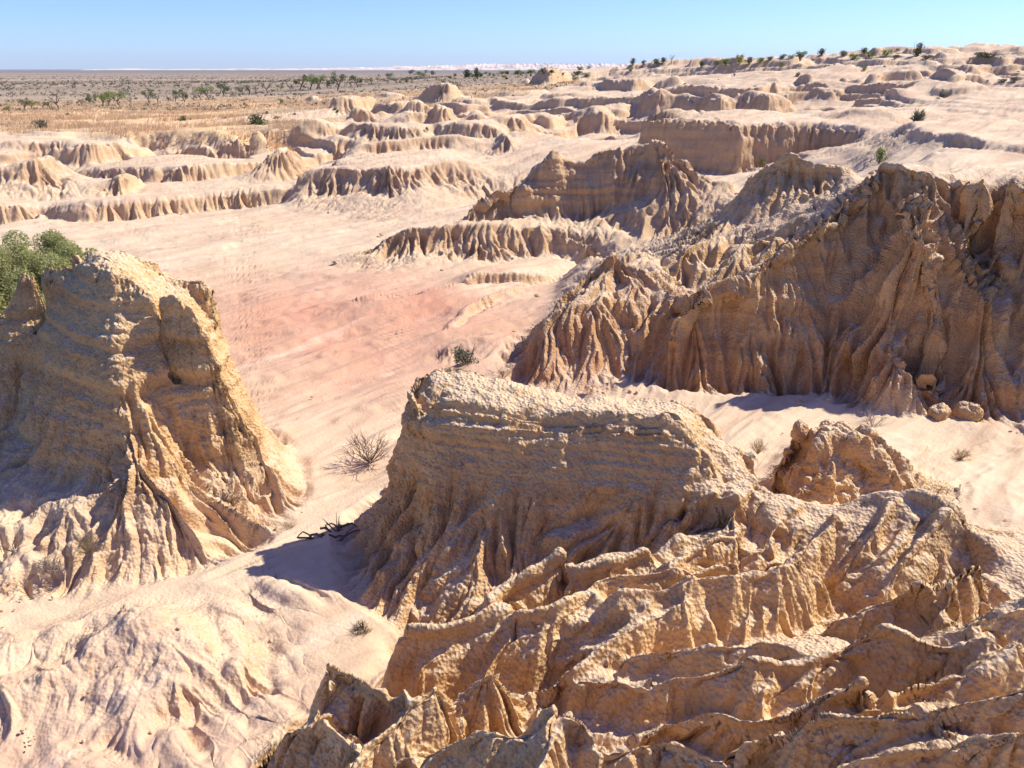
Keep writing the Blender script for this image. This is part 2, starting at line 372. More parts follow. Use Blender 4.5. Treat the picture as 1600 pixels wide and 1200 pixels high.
    form('large flat topped mesa with steep shaded face in the middle', 'mesa', foot, [back, front, S(face1), S(benchl), S(mid), S(lside), S(ridge_r)], name='clay_mesa', topz=1.25, cliff=.25, strata=.65, lump=.55, rill=1.5, coarse=.3, skew=-.45)
    # ---- near slope: second crest and fins
    crest = AL((1115, 712, 8.25), (1150, 738, 8.15), (1185, 762, 8.0), (1240, 778, 7.8), (1310, 790, 7.65), (1345, 768, 7.7), (1430, 762, 7.6), (1500, 795, 7.2), (1520, 845, 6.85), (1600, 868, 6.7), (1750, 870, 6.7), (2100, 870, 6.6))
    cface = AL((1140, 800, 7.55), (1240, 835, 7.25), (1330, 850, 7.15), (1420, 850, 7.0), (1480, 870, 6.8))
    cval = shift(ZL((1200, 890, .9), (1290, 935, .85), (1340, 905, 1.0), (1420, 895, 1.1), (1520, 900, 1.35), (1700, 930, 1.6)), dz=-.25)
    foot = ZL((622, 1012, 0), (600, 1050, 0), (640, 1085, 0), (560, 1110, .03), (520, 1030, 0), (480, 1040, 0), (470, 1110, 0), (430, 1150, 0), (395, 1215, 0)) + \
        [(-1.5, 2.0, .2), (-1.0, 1.2, .4), (3.2, 0.6, 3.3), (9, 0.5, 4), (14, 8, 2)] + \
        [Z(2100, 850, 1.1), Z(1700, 835, .75), Z(1560, 815, .7), B(1490, 8.3, .5), B(1350, 8.6, .3), B(1230, 8.8, .2), Z(1215, 770, 1.0)] + \
        ZL((1215, 800, 1.0), (1180, 850, .95), (1090, 852, .9), (1000, 862, .85), (900, 884, .65), (830, 912, .4), (740, 955, .1), (680, 985, .03))
    form('broad slope of sharp parallel mud fins filling the near corner', 'badland slope', foot, [crest, S(cface), S(cval)] + [l for l in NEARV], name='finned_slope', cliff=.8, rill=.55, strata=.1, lump=.3, coarse=0.0, skew=-.5)
    # ---- knobby outcrop behind the second crest
    foot = [B(1200, 9.3, .1), Z(1180, 745, .3), B(1230, 8.9, .3), B(1350, 8.7, .5), B(1470, 8.6, .5)] + ZL((1530, 770, .45), (1480, 740, .35), (1440, 700, .25)) + BL((1400, 11.2, .15), (1300, 11.5, .1), (1220, 11, .1), (1190, 10.2, .1))
    form('knobbly boulder topped outcrop between the mesa and the shaded channel', 'outcrop', foot, [
        AL((1205, 710, 9.7), (1235, 682, 9.9), (1258, 675, 10.0), (1300, 662, 10.0), (1330, 678, 9.8), (1353, 672, 9.7), (1390, 692, 9.5), (1432, 720, 9.3), (1440, 745, 9.2)),
        AL((1210, 730, 9.3), (1260, 710, 9.4), (1300, 700, 9.5), (1340, 705, 9.3), (1380, 730, 9.1)),
        AL((1215, 762, 8.95), (1260, 755, 9.0), (1310, 750, 8.9)),
        AL((1420, 745, 9.0), (1470, 775, 8.7), (1500, 800, 8.4))], name='rock_outcrop', lump=1.2, rill=.5, strata=.6)
    # ---- the great cliff on the right
    o = .05
    def AR(*p): return [A(px, py, Y + o) for px, py, Y in p]
    def AC(*p): return [A(px, py, Y + .3) for px, py, Y in p]
    crest = AL((1187, 412, 15.3), (1225, 375, 15.6), (1271, 354, 15.8), (1308, 317, 16.2), (1333, 279, 16.5), (1354, 256, 16.6), (1383, 253, 16.6), (1421, 256, 16.3), (1446, 267, 16.1), (1475, 279, 16.0), (1512, 279, 15.9), (1542, 267, 15.3), (1600, 270, 15.1), (1750, 268, 14.8), (2100, 262, 14.3))
    pinn = AL((1440, 275, 15.6), (1425, 298, 15.05), (1436, 340, 14.8), (1444, 365, 14.6), (1471, 408, 14.45), (1480, 450, 14.25), (1472, 492, 14.05), (1456, 542, 13.85), (1458, 592, 13.55))
    pinl = AL((1408, 350, 14.85), (1382, 400, 14.75), (1362, 450, 14.65), (1355, 492, 14.5), (1362, 558, 14.2), (1372, 590, 13.98))
    pinf = AL((1425, 320, 14.85), (1422, 380, 14.35), (1418, 440, 14.1), (1412, 500, 13.9), (1412, 550, 13.75))
    rec1 = AL((1402, 325, 15.9), (1382, 375, 15.95), (1345, 410, 15.8), (1300, 460, 15.5), (1262, 497, 15.05), (1235, 540, 14.75))
    wallm = AL((1215, 425, 15.3), (1260, 410, 15.55), (1320, 360, 15.75), (1370, 310, 15.9))
    blob = AL((1079, 458, 14.9), (1100, 440, 15.1), (1130, 428, 15.2), (1187, 412, 15.3))
    blobf = AL((1080, 495, 14.65), (1120, 525, 14.65), (1180, 525, 14.75))
    spire = AL((1190, 500, 14.75), (1222, 455, 14.9), (1244, 438, 15.0), (1258, 470, 14.85), (1230, 515, 14.6))
    notch = AL((1262, 450, 15.3), (1210, 530, 14.85), (1170, 560, 14.7), (1120, 560, 14.65))
    spur1 = AL((1342, 445, 15.3), (1304, 504, 14.85), (1290, 560, 14.5), (1290, 596, 14.32))
    spur2 = AL((1350, 490, 14.8), (1332, 550, 14.35), (1345, 600, 14.1))
    spur3 = AL((1262, 500, 14.9), (1225, 535, 14.6), (1180, 570, 14.45), (1110, 590, 14.38))
    gul = AL((1495, 310, 15.25), (1500, 360, 15.15), (1512, 430, 15.05), (1516, 500, 14.7), (1506, 560, 14.0))
    but = AL((1555, 285, 15.1), (1556, 350, 14.7), (1545, 420, 14.3), (1540, 480, 13.85), (1545, 560, 13.4), (1548, 600, 13.2))
    but2 = AL((1640, 300, 14.8), (1650, 400, 14.2), (1655, 500, 13.4), (1640, 600, 12.95))
    gul2 = AL((1600, 300, 14.75), (1605, 400, 14.6), (1600, 500, 14.0), (1592, 560, 13.5))
    far_r = AL((1800, 300, 14.4), (1810, 450, 13.5), (1820, 600, 12.6), (2050, 500, 12.9))
    toe = AL((1000, 596, 14.45), (1060, 594, 14.4), (1150, 600, 14.38), (1250, 604, 14.35), (1375, 606, 14.0), (1445, 610, 13.55), (1482, 590, 13.6), (1545, 625, 13.1), (1620, 632, 12.9))
    bulbs = [AL((px, py - 34, yy + .38), (px - 3, py - 14, yy + .12)) for px, py, yy in ((1040, 600, 14.3), (1076, 604, 14.3), (1105, 610, 14.25), (1140, 606, 14.3), (1195, 604, 14.3), (1235, 600, 14.35), (1395, 616, 13.7), (1430, 622, 13.5), (1500, 628, 13.3))]
    def mv(l, d):          # slide along the line of sight
        return [(x * (y + d) / y, y + d, CAM_H - (CAM_H - z) * (y + d) / y) for x, y, z in l]
    pinn = mv(pinn, -.3); pinf = mv(pinf, -.42); pinl = mv(pinl, -.28); spire = mv(spire, -.25); but = mv(but, -.25); gul = mv(gul, .4); spur1 = mv(spur1, -.15); notch = mv(notch, .15)
    foot = shift(ZL((1000, 614, .1), (1083, 619, .1), (1167, 622, .1), (1292, 624, .1), (1375, 632, .1), (1450, 642, .1), (1542, 650, .1), (1620, 657, .1), (1900, 672, .1), (2200, 690, .2)), dy=-.22) + \
        BL((2300, 16.5, 4), (1600, 17.3, 4), (1446, 17.7, 4), (1340, 17.4, 4), (1260, 17.0, 3), (1190, 16.4, 2.2), (1100, 15.8, 2), (1050, 15.6, 1.5), (1030, 15.2, 1))
    form('towering tan cliff with a leaning pinnacle above the shaded channel', 'cliff', foot,
         [crest, pinn, blob] + [S(l) for l in [pinl, pinf, rec1, wallm, blobf, spire, notch, spur1, spur2, spur3, gul, but, but2, gul2, far_r, toe] + bulbs], name='clay_cliff', cliff=1.0, strata=.45, lump=.5, rill=1.9, coarse=.9, orange=.3, bulk=.26)
    # ---- ribbed mound left of the cliff
    crest = AL((815, 545, 15.6), (824, 518, 15.9), (846, 492, 16.3), (876, 458, 16.7), (911, 423, 17.1), (946, 394, 17.4), (965, 398, 17.3), (990, 414, 17.1), (1038, 438, 16.6), (1075, 455, 15.6))
    tips = AL((835, 520, 15.35), (862, 478, 15.75), (900, 468, 15.8), (950, 485, 15.6), (1000, 495, 15.4), (1040, 505, 15.1), (1070, 500, 14.9))
    wallb = AL((845, 560, 15.0), (900, 568, 14.9), (950, 575, 14.8), (1000, 580, 14.7), (1050, 575, 14.55))
    bench = AL((815, 575, 14.8), (870, 560, 14.9), (930, 580, 14.55), (985, 590, 14.4), (1030, 592, 14.3))
    foot = ZL((800, 604, .1), (920, 610, .1), (1000, 614, .1)) + BL((1030, 15.2, 1), (1050, 15.6, 1.5), (1100, 15.8, 2), (1080, 17, 2), (1000, 18, 2), (930, 18.3, 1.8), (890, 17.9, 1), (850, 17.3, .5), (815, 16.5, .3), (800, 15.6, .2))
    form('ribbed fan shaped mound with an orange foot beside the tall cliff', 'mound', foot, [crest, S(tips), S(wallb), S(bench)], name='ribbed_mound', minrill=.3, rockmin=.7, cliff=1.2, rill=1.5, strata=.15, lump=.35, orange=.45)
    # ---- rilled shelf
    foot = BL((905, 18.6, 1), (1000, 18.05, 2), (1080, 17.05, 2), (1130, 15.9, 2), (1190, 16.3, 2.2), (1250, 17.2, 3), (1280, 18.6, 3), (1160, 19.0, 2.6), (1130, 21.5, 2), (1100, 24, 1), (940, 24, 1), (910, 21, .6))
    form('hummocky shelf of fine lit rills between the cliff and the ragged ridge', 'badland shelf', foot, [
        AL((1060, 395, 17.4), (1100, 372, 18.2), (1130, 365, 18.6), (1165, 380, 17.6)), AL((960, 400, 18.4), (1020, 385, 19.4), (1080, 375, 19.4))],
        name='rilled_shelf', rill=1.1, cliff=.7, lump=.3, minrill=.6, rockmin=.75)
    # ---- small ridge above the cliff
    foot = AL((1105, 345, 20.2), (1155, 342, 19.2), (1236, 340, 18.7), (1313, 322, 18.3)) + BL((1350, 18.2, 3), (1360, 20.6, 4), (1260, 21.5, 3), (1190, 21.6, 3), (1110, 21.6, 2.5))
    form('shaded grooved ridge with a pale crest joining the cliff top', 'ridge', foot, [
        AL((1113, 337, 20.6), (1155, 300, 20.6), (1186, 262, 20.5), (1197, 250, 20.4), (1236, 239, 20.2), (1264, 253, 20.0), (1300, 256, 19.9), (1337, 267, 19.6)),
        AL((1160, 320, 19.6), (1230, 320, 19.2), (1300, 305, 18.8)), AL((1182, 262, 21.0), (1150, 285, 21.4))], name='grooved_ridge', rockmin=.6, cliff=.9, rill=1.2)
    # ---- ragged ridge in the middle distance
    crest = AL((728, 322, 26.3), (743, 311, 26.5), (762, 298, 26.6), (806, 285, 26.8), (824, 281, 27), (838, 262, 27.2), (850, 254, 27.3), (858, 234, 27.4), (864, 227, 27.5), (880, 239, 27.5), (898, 252, 27.4), (920, 253, 27.4), (928, 240, 27.4), (937, 231, 27.5), (964, 226, 27.5), (999, 228, 27.5),
               (1025, 217, 27.5), (1051, 223, 27.3), (1073, 237, 27.1), (1088, 262, 26.6), (1112, 281, 26.3), (1145, 280, 26.0))
    crb = [(x, y + .7, z - .1) for x, y, z in crest[3:]]
    wf = AL((735, 344, 25.8), (780, 340, 26.2), (850, 330, 26.75), (900, 330, 26.9), (940, 325, 26.85), (980, 312, 26.7), (1015, 296, 26.4))
    nose = AL((1025, 222, 27.2), (1035, 260, 26.4), (1045, 300, 25.5), (1060, 345, 24.6), (1050, 385, 23.6))
    noser = AL((1095, 300, 25.6), (1112, 330, 24.6), (1110, 355, 23.5))
    ap = AL((587, 368, 24.8), (640, 356, 25.0), (690, 350, 25.0), (743, 350, 25.2), (806, 350, 25.2), (855, 345, 25.4), (890, 372, 24.6))
    apm = AL((570, 396, 24.1), (640, 393, 24.15), (743, 388, 24.2), (806, 384, 24.25), (868, 385, 24.1))
    hol = AL((905, 345, 25.9), (908, 380, 24.4), (906, 400, 23.6))
    spr = AL((945, 352, 25.6), (980, 360, 25.2), (1000, 380, 23.6))
    foot = ZL((524, 424, .2), (600, 436, .2), (700, 424, .2), (800, 411, .25), (860, 407, .25), (905, 408, .25)) + BL((930, 22.6, .5), (1020, 23, 1.3), (1110, 22.8, 1.8), (1150, 23.6, 2), (1170, 26, 2.6), (1110, 28.6, 2), (950, 28.9, 1.6), (850, 28.8, 1), (740, 28.0, .5), (600, 26.2, .3), (520, 24.5, .2))
    form('ragged shadowed ridge with a notched crest and a long ribbed skirt', 'ridge', foot, [crest, crb] + [S(l) for l in (wf, nose, noser, ap, apm, hol, spr)], name='ragged_ridge', rockmin=.6, minrill=.3, bulk=.28, coarse=1.5, grey=.3, cliff=.5, rill=1.3, strata=.9)
    # ---- rounded mesa left of it
    rim = AL((452, 306, 36), (466, 275, 36.4), (480, 262, 36.6), (520, 262, 36.4), (570, 261, 36), (605, 259, 35.6), (625, 262, 35.8), (643, 264, 36), (700, 249, 38), (720, 250, 38.5), (745, 258, 38.6), (775, 268, 38.8))
    rback = AL((520, 252, 39), (545, 244, 40.5), (600, 240, 41.5), (680, 235, 43), (740, 236, 43), (775, 250, 42))
    bump = AL((548, 232, 41), (560, 226, 41.5), (605, 222, 42), (660, 215, 43.5), (710, 213, 44.2), (740, 219, 44.2), (765, 232, 43.6))
    skl = AL((462, 300, 35.5), (520, 298, 35.5), (585, 298, 35.1), (598, 303, 34.7), (640, 300, 34.5), (700, 285, 36.5), (760, 283, 37.2))
    foot = [hit(*q) for q in ((438, 325), (480, 332), (530, 338), (580, 346), (640, 345), (690, 335), (750, 316), (815, 292))] + BL((850, 42, 1), (800, 45.6, 1), (700, 46.5, 1), (560, 44.5, 1), (500, 41, 1), (455, 38, 1))
    form('wide rounded mesa with a sandy top and ribbed flanks', 'mesa', foot, [rim, S(rback), S(bump), S(skl)], name='rounded_mesa', grey=.55, cliff=.3, rill=1.3)
    # ---- long mesa at the upper right
    rim = AL((1004, 180, 35.4), (1040, 180, 35.3), (1100, 186, 35), (1145, 191, 34.6), (1158, 204, 34.0), (1166, 196, 34.6), (1257, 194, 35.0), (1295, 194, 34.6), (1320, 198, 33.8), (1341, 206, 33), (1370, 222, 31))
    rb = AL((1010, 172, 39), (1075, 172, 39.5), (1197, 173, 39.5), (1257, 184, 38.5), (1310, 192, 37.5))
    lump2 = AL((1281, 190, 38), (1316, 173, 38), (1372, 172, 37), (1390, 176, 36.2), (1407, 182, 35.5), (1411, 198, 34.5))
    lump2b = AL((1316, 170, 40), (1372, 170, 39.5), (1405, 178, 38))
    lf = BL((995, 34.9, 1.9), (1050, 34.8, 1.9), (1100, 34.4, 1.9), (1145, 34.0, 1.95), (1158, 33.2, 1.95), (1175, 34.0, 2.1), (1257, 34.3, 2.4), (1295, 33.9, 2.6), (1320, 33.2, 2.9))
    foot = shift(lf, -.25) + BL((1340, 31.6, 2.9), (1375, 30.0, 3), (1400, 31.5, 3.5), (1430, 34, 4), (1430, 39.5, 4), (1380, 41, 4), (1250, 41.5, 3.5), (1100, 41.5, 3), (1000, 40.5, 2.5), (975, 37, 2))
    g_lf = S(lf)
    form('long sheer mesa with a shaded wall and flat pale top at upper right', 'mesa', foot, [rim, rb, lump2, lump2b, g_lf], name='long_mesa', grey=.45, cliff=.3, rill=.9, strata=.4)
    # ---- small lone forms of the terraces
    mesa('small lone butte casting a shadow on the pale terrace', [(186, 272), (198, 263), (208, 266), (218, 280)], [(170, 304), (190, 304), (224, 290)], .5, .45, cat='butte', name='small_butte', grey=.5, bf=.6)
    mesa('steep ribbed cone rising from the middle scarp', [(402, 256), (420, 240), (440, 227), (452, 230), (465, 240), (474, 256)], [(368, 285), (402, 285), (440, 281), (487, 270)], .8, 1.0, cat='butte', name='ribbed_cone', grey=.5, bf=1.2, rill=1.5, cliff=1.2)
    mesa('pale ribbed hill at the left edge above the bush', [(-60, 262), (0, 263), (40, 254), (56, 245), (80, 262), (100, 275)], [(-80, 308), (0, 314), (60, 314), (147, 308)], 1.0, 2.2, cat='hill', name='ribbed_hill', grey=.5, bf=1.5, rill=1.5, cliff=1.2)
    # ---- the crowd of far buttes: (label, rim, foot, depth, setback, extra)
    far = [
        ('rounded twin topped butte of the middle distance', [(657, 150), (668, 131), (680, 127), (700, 126), (714, 133), (722, 148)], [(652, 162), (690, 166), (728, 160)], 4, 2.5, {}),
        ('castle like butte standing on the skyline ridge', [(832, 118), (842, 107), (856, 105), (868, 106), (876, 104), (884, 112)], [(826, 131), (850, 134), (890, 128)], 5, 2, {}),
        ('blocky dark mesa left of the pale dune', [(953, 124), (970, 121), (990, 122), (1000, 121), (1016, 124)], [(948, 141), (985, 144), (1020, 140)], 6, 1, {}),
        ('hunched knob with a shadow in front of the pale dune', [(1003, 150), (1018, 138), (1030, 135), (1042, 142), (1048, 150)], [(996, 165), (1020, 172), (1056, 166)], 2.5, 1.2, {}),
        ('ribbed table left of the rounded mesa', [(530, 196), (550, 191), (580, 192), (587, 196), (625, 194), (648, 196)], [(524, 220), (570, 226), (610, 224), (655, 220)], 3, 1.2, dict(rill=1.4, cliff=1)),
        ('pale tabletop with a cracked front behind the rounded mesa', [(693, 195), (710, 191), (740, 192), (762, 194), (782, 200)], [(684, 215), (740, 216), (786, 213)], 3, .5, {}),
        ('sharp triangular tooth on a ribbed skirt', [(777, 222), (788, 207), (796, 210), (804, 224)], [(766, 232), (790, 236), (812, 236)], .8, .5, {}),
        ('square pillar before the jumble of buttes', [(681, 166), (700, 166), (705, 169)], [(676, 192), (690, 195), (708, 190)], 1.6, .4, {}),
        ('low slab east of the twin topped butte', [(713, 157), (735, 154), (755, 156), (762, 160)], [(708, 166), (740, 168), (765, 166)], 3, .5, {}),
        ('low rounded slab past the twin topped butte', [(764, 154), (776, 151), (786, 153), (790, 158)], [(762, 164), (778, 167), (793, 163)], 2, .6, {}),
        ('overhanging ledge above the pale gullies', [(758, 186), (780, 184), (810, 182), (820, 180), (824, 190)], [(752, 200), (790, 203), (828, 200)], 2, .5, {}),
        ('broken ridge on the grass edge, the longer of the pair', [(519, 153), (534, 148), (560, 150), (575, 147), (598, 153)], [(512, 172), (555, 176), (600, 172)], 3, 1, dict(rill=1.2)),
        ('broken ridge with a leaning horn before the grass', [(590, 160), (605, 156), (625, 158), (640, 155), (652, 162)], [(583, 185), (620, 192), (656, 184)], 3, 1.2, dict(rill=1.3)),
        ('dark lens shaped ledge on the pale flats', [(905, 173), (925, 168), (945, 168), (954, 172)], [(900, 178), (930, 180), (958, 178)], 2, .5, {}),
        ('long thin fluted ledge beneath the skyline castle', [(754, 146), (790, 142), (830, 140), (850, 139)], [(750, 150), (800, 151), (854, 147)], 3, .6, dict(rill=1.3)),
        ('fluted terrace between the dark ledge and the castle', [(858, 150), (872, 145), (900, 146), (940, 144), (955, 143)], [(848, 165), (900, 164), (960, 160)], 3, .8, dict(rill=1.4)),
        ('stacked ledge boulder beside the hunched knob', [(1060, 150), (1080, 146), (1095, 148)], [(1054, 165), (1080, 168), (1098, 165)], 2, .5, {}),
        ('sandy dome with a cracked face beside the hunched knob', [(1102, 149), (1118, 144), (1136, 146), (1146, 152)], [(1096, 168), (1120, 172), (1148, 168)], 2.5, .6, {}),
        ('long low dome with a shaded face on the dune edge', [(1162, 158), (1178, 143), (1200, 141), (1225, 145), (1243, 153)], [(1158, 166), (1200, 167), (1248, 160)], 3, .7, {}),
        ('pair of joined dark boulders high on the pale dune', [(1417, 116), (1430, 106), (1450, 110), (1455, 108), (1472, 109), (1474, 120)], [(1412, 126), (1445, 129), (1478, 125)], 2.5, 1, {}),
        ('dark slab on the dune above the joined boulders', [(1447, 100), (1460, 99), (1476, 101)], [(1443, 106), (1460, 107), (1480, 106)], 3, .6, {}),
        ('solitary tan block high on the dune at right', [(1492, 107), (1502, 96), (1520, 98), (1536, 102)], [(1488, 112), (1512, 114), (1540, 112)], 3, 1, {}),
        ('shallow ledge with two shadowed scoops on the dune', [(1318, 132), (1340, 129), (1362, 132), (1372, 130)], [(1314, 141), (1345, 143), (1378, 139)], 2, .5, {}),
        ('flat grey outcrop left of the scooped ledge', [(1282, 139), (1300, 136), (1318, 139)], [(1278, 147), (1300, 148), (1322, 146)], 2, .4, {}),
        ('tiny reddish mesa at the far edge of the badlands', [(480, 152), (488, 149), (496, 152)], [(478, 158), (488, 160), (500, 158)], 2, .6, {}),
        ('dark narrow mesa below the skyline castle', [(905, 130), (915, 127), (928, 129)], [(900, 136), (915, 138), (932, 136)], 4, 1, {}),
        ('squat block between the narrow mesa and the blocky mesa', [(934, 130), (945, 128), (952, 130)], [(932, 138), (944, 140), (954, 138)], 3, 1, {}),
        ('thin reddish wall behind the jumble of buttes', [(590, 147), (605, 145), (622, 146)], [(588, 152), (605, 153), (624, 152)], 3, .6, {}),
        ('little dark hump right of the square pillar', [(732, 180), (742, 175), (755, 176), (760, 182)], [(728, 188), (744, 190), (762, 188)], 2, .6, {}),
        ('pyramid shaped butte before the leaning horn', [(588, 185), (597, 172), (606, 184)], [(580, 196), (597, 198), (612, 195)], 1.2, 1.4, {}),
    ]
    for lb, top, ft, dep, sb, ex in far:
        kw = dict(rill=1.2, cliff=.9, strata=.5, rock=.95, grey=.5, cat='butte', name='distant_butte', group='buttes of the middle distance', bf=1.0); kw.update(ex)
        mesa(lb, top, ft, dep, sb, **kw)
    # extra unlabelled relief of the flats between them
    # fins on the near slope
    def F(k, *p): FINS.append((ZL(*p), k * 1.4, .075))
    F(2.0, (632, 989, .85), (709, 976, .93), (779, 947, .98))
    F(1.8, (713, 1018, .78), (768, 985, .9), (806, 958, 1.05), (880, 935, 1.12), (960, 900, 1.2), (1050, 885, 1.28), (1150, 875, 1.35))
    F(1.8, (791, 1051, .62), (818, 1012, .85), (915, 966, 1.08), (961, 927, 1.28), (1050, 905, 1.38), (1113, 893, 1.45), (1184, 888, 1.45), (1252, 868, 1.5))
    F(1.8, (845, 1028, .75), (922, 1009, .97), (1000, 950, 1.22), (1020, 930, 1.3))
    F(1.8, (975, 1020, .9), (1010, 985, 1.12), (1051, 953, 1.22))
    for px, py in ((1103, 968), (1139, 953), (1167, 965), (1189, 963), (1212, 960), (1236, 940)):
        F(2.6, (px, py, 1.13), (px + 6, py - 22, 1.16))
    F(1.7, (1262, 878, 1.35), (1283, 905, 1.2))
    F(1.7, (828, 1082, .7), (918, 1051, .98), (1022, 1043, 1.22))
    F(1.7, (989, 1025, 1.1), (1084, 1006, 1.35), (1200, 1003, 1.48), (1296, 1020, 1.55), (1376, 988, 1.75), (1440, 1010, 1.75), (1560, 985, 2.0))
    F(1.7, (900, 1060, .95), (960, 1040, 1.2), (1020, 1052, 1.27), (1120, 1046, 1.42), (1184, 1036, 1.52), (1296, 1024, 1.57))
    F(1.7, (1008, 1132, 1.2), (1108, 1106, 1.5), (1148, 1120, 1.52), (1240, 1100, 1.72), (1360, 1064, 1.95))
    F(1.6, (940, 1190, 1.35), (1040, 1150, 1.5), (1132, 1165, 1.72), (1300, 1120, 2.05), (1476, 1080, 2.3), (1620, 1050, 2.5))
    F(1.7, (1308, 956, 1.2), (1380, 936, 1.4), (1436, 924, 1.55))
    F(1.9, (1488, 912, 1.65), (1475, 950, 1.5), (1450, 975, 1.4))
    F(1.2, (1420, 1000, 1.6), (1520, 960, 1.95), (1620, 925, 2.1))
    F(1.6, (1600, 1130, 2.5), (1480, 1150, 2.2), (1350, 1180, 2.0))
    F(1.6, (1350, 785, 1.45), (1345, 850, 1.25), (1310, 900, 1.05))
    F(1.4, (1450, 790, 1.55), (1400, 850, 1.35), (1350, 900, 1.15))
    F(1.5, (1250, 800, 1.4), (1230, 850, 1.15), (1200, 880, 1.0))
    F(1.5, (1160, 775, 1.5), (1120, 820, 1.25), (1080, 850, 1.05))
    for q in (((668, 1030, .72), (735, 985, .88), (800, 945, 1.0)), ((752, 1042, .72), (792, 998, .9), (850, 972, 1.02), (930, 925, 1.17)),
              ((880, 1045, .92), (945, 1010, 1.07), (1010, 965, 1.22), (1070, 930, 1.32)), ((760, 940, .9), (830, 905, .98), (880, 872, 1.08)),
              ((900, 900, 1.02), (960, 880, 1.1), (1020, 862, 1.18)), ((1040, 880, 1.22), (1090, 855, 1.27), (1150, 832, 1.32)),
              ((1185, 772, 1.43), (1140, 830, 1.25), (1095, 862, 1.1)), ((1240, 788, 1.42), (1205, 838, 1.28), (1160, 872, 1.12)),
              ((1300, 800, 1.42), (1262, 850, 1.28), (1225, 892, 1.12)), ((1400, 775, 1.62), (1362, 830, 1.42), (1320, 890, 1.12)),
              ((1480, 806, 1.58), (1432, 860, 1.42), (1372, 910, 1.18)), ((1540, 880, 1.55), (1500, 900, 1.5), (1440, 945, 1.35), (1380, 975, 1.3)),
              ((1330, 1010, 1.6), (1270, 1050, 1.5), (1190, 1075, 1.4)), ((1600, 1000, 2.15), (1520, 1040, 2.0), (1430, 1075, 1.85), (1350, 1110, 1.7))):
        F(1.55, *q)
    # lower group
    F(1.7, (512, 1040, 1.2), (554, 1055, 1.1), (600, 1090, 1.0), (628, 1110, 1.0))
    F(1.7, (512, 1040, 1.2), (500, 1080, .95), (508, 1133, .85))
    F(1.7, (423, 1185, .5), (450, 1140, .75), (485, 1113, .9), (508, 1133, .87), (560, 1170, .9))
    F(1.7, (628, 1067, 1.1), (628, 1110, 1.05), (566, 1168, .95), (540, 1215, .9))
    F(1.7, (628, 1110, 1.05), (660, 1085, 1.1), (682, 1063, 1.18), (700, 1085, 1.0))
    F(1.7, (717, 1082, .9), (745, 1055, 1.1), (768, 1043, 1.17), (799, 1071, 1.0))
    F(1.6, (663, 1171, 1.0), (740, 1145, 1.2), (830, 1136, 1.38), (868, 1098, 1.55), (915, 1117, 1.48), (942, 1167, 1.4))
    F(1.6, (868, 1098, 1.55), (850, 1160, 1.45), (830, 1215, 1.4))
NEARV = []
def PINK(x, y):
    """where the wash is tinted pink"""
    a = 1.15 * np.exp(-(((x + 3.8 + 0.25 * (y - 18)) / 5.2) ** 2) - ((y - 18.5) / 5.0) ** 2) + .14 * sstep(20, 30, y) * (.5 + n2(x * .1, y * .1))
    b = 0.45 * np.exp(-((x + 5) / 5.0) ** 2 - ((y - 5) / 2.5) ** 2)
    return np.clip(a + b + 0.0, 0, 1).astype(np.float32)
def PLAIN(x, y):
    """beyond the badlands: grass and saltbush"""
    yy = y + 3.0 * n2(x * 0.05, y * 0.05) + 0.8 * n2(x * .4, y * .4)
    edge = np.where(x < -14, 47.0, 47.0 + (x + 14) * 2.6)
    edge = np.where(x > 10, 1e9, edge)
    return (yy > edge) | (y > 240)
C_SAND = ((0.62, 0.46, 0.29), (0.73, 0.58, 0.395))
C_PINK = (0.61, 0.275, 0.17)
C_ROCK = ((0.47, 0.26, 0.10), (0.63, 0.395, 0.175), (0.74, 0.50, 0.25))
C_LIT_TOP = (0.77, 0.575, 0.375)  # sunlight put into the colour of upward-facing rock
C_STAIN = (0.33, 0.19, 0.10)
C_ORANGE = (0.46, 0.22, 0.09)
C_GREY = (0.50, 0.34, 0.235)
C_DUST = (0.70, 0.54, 0.36)

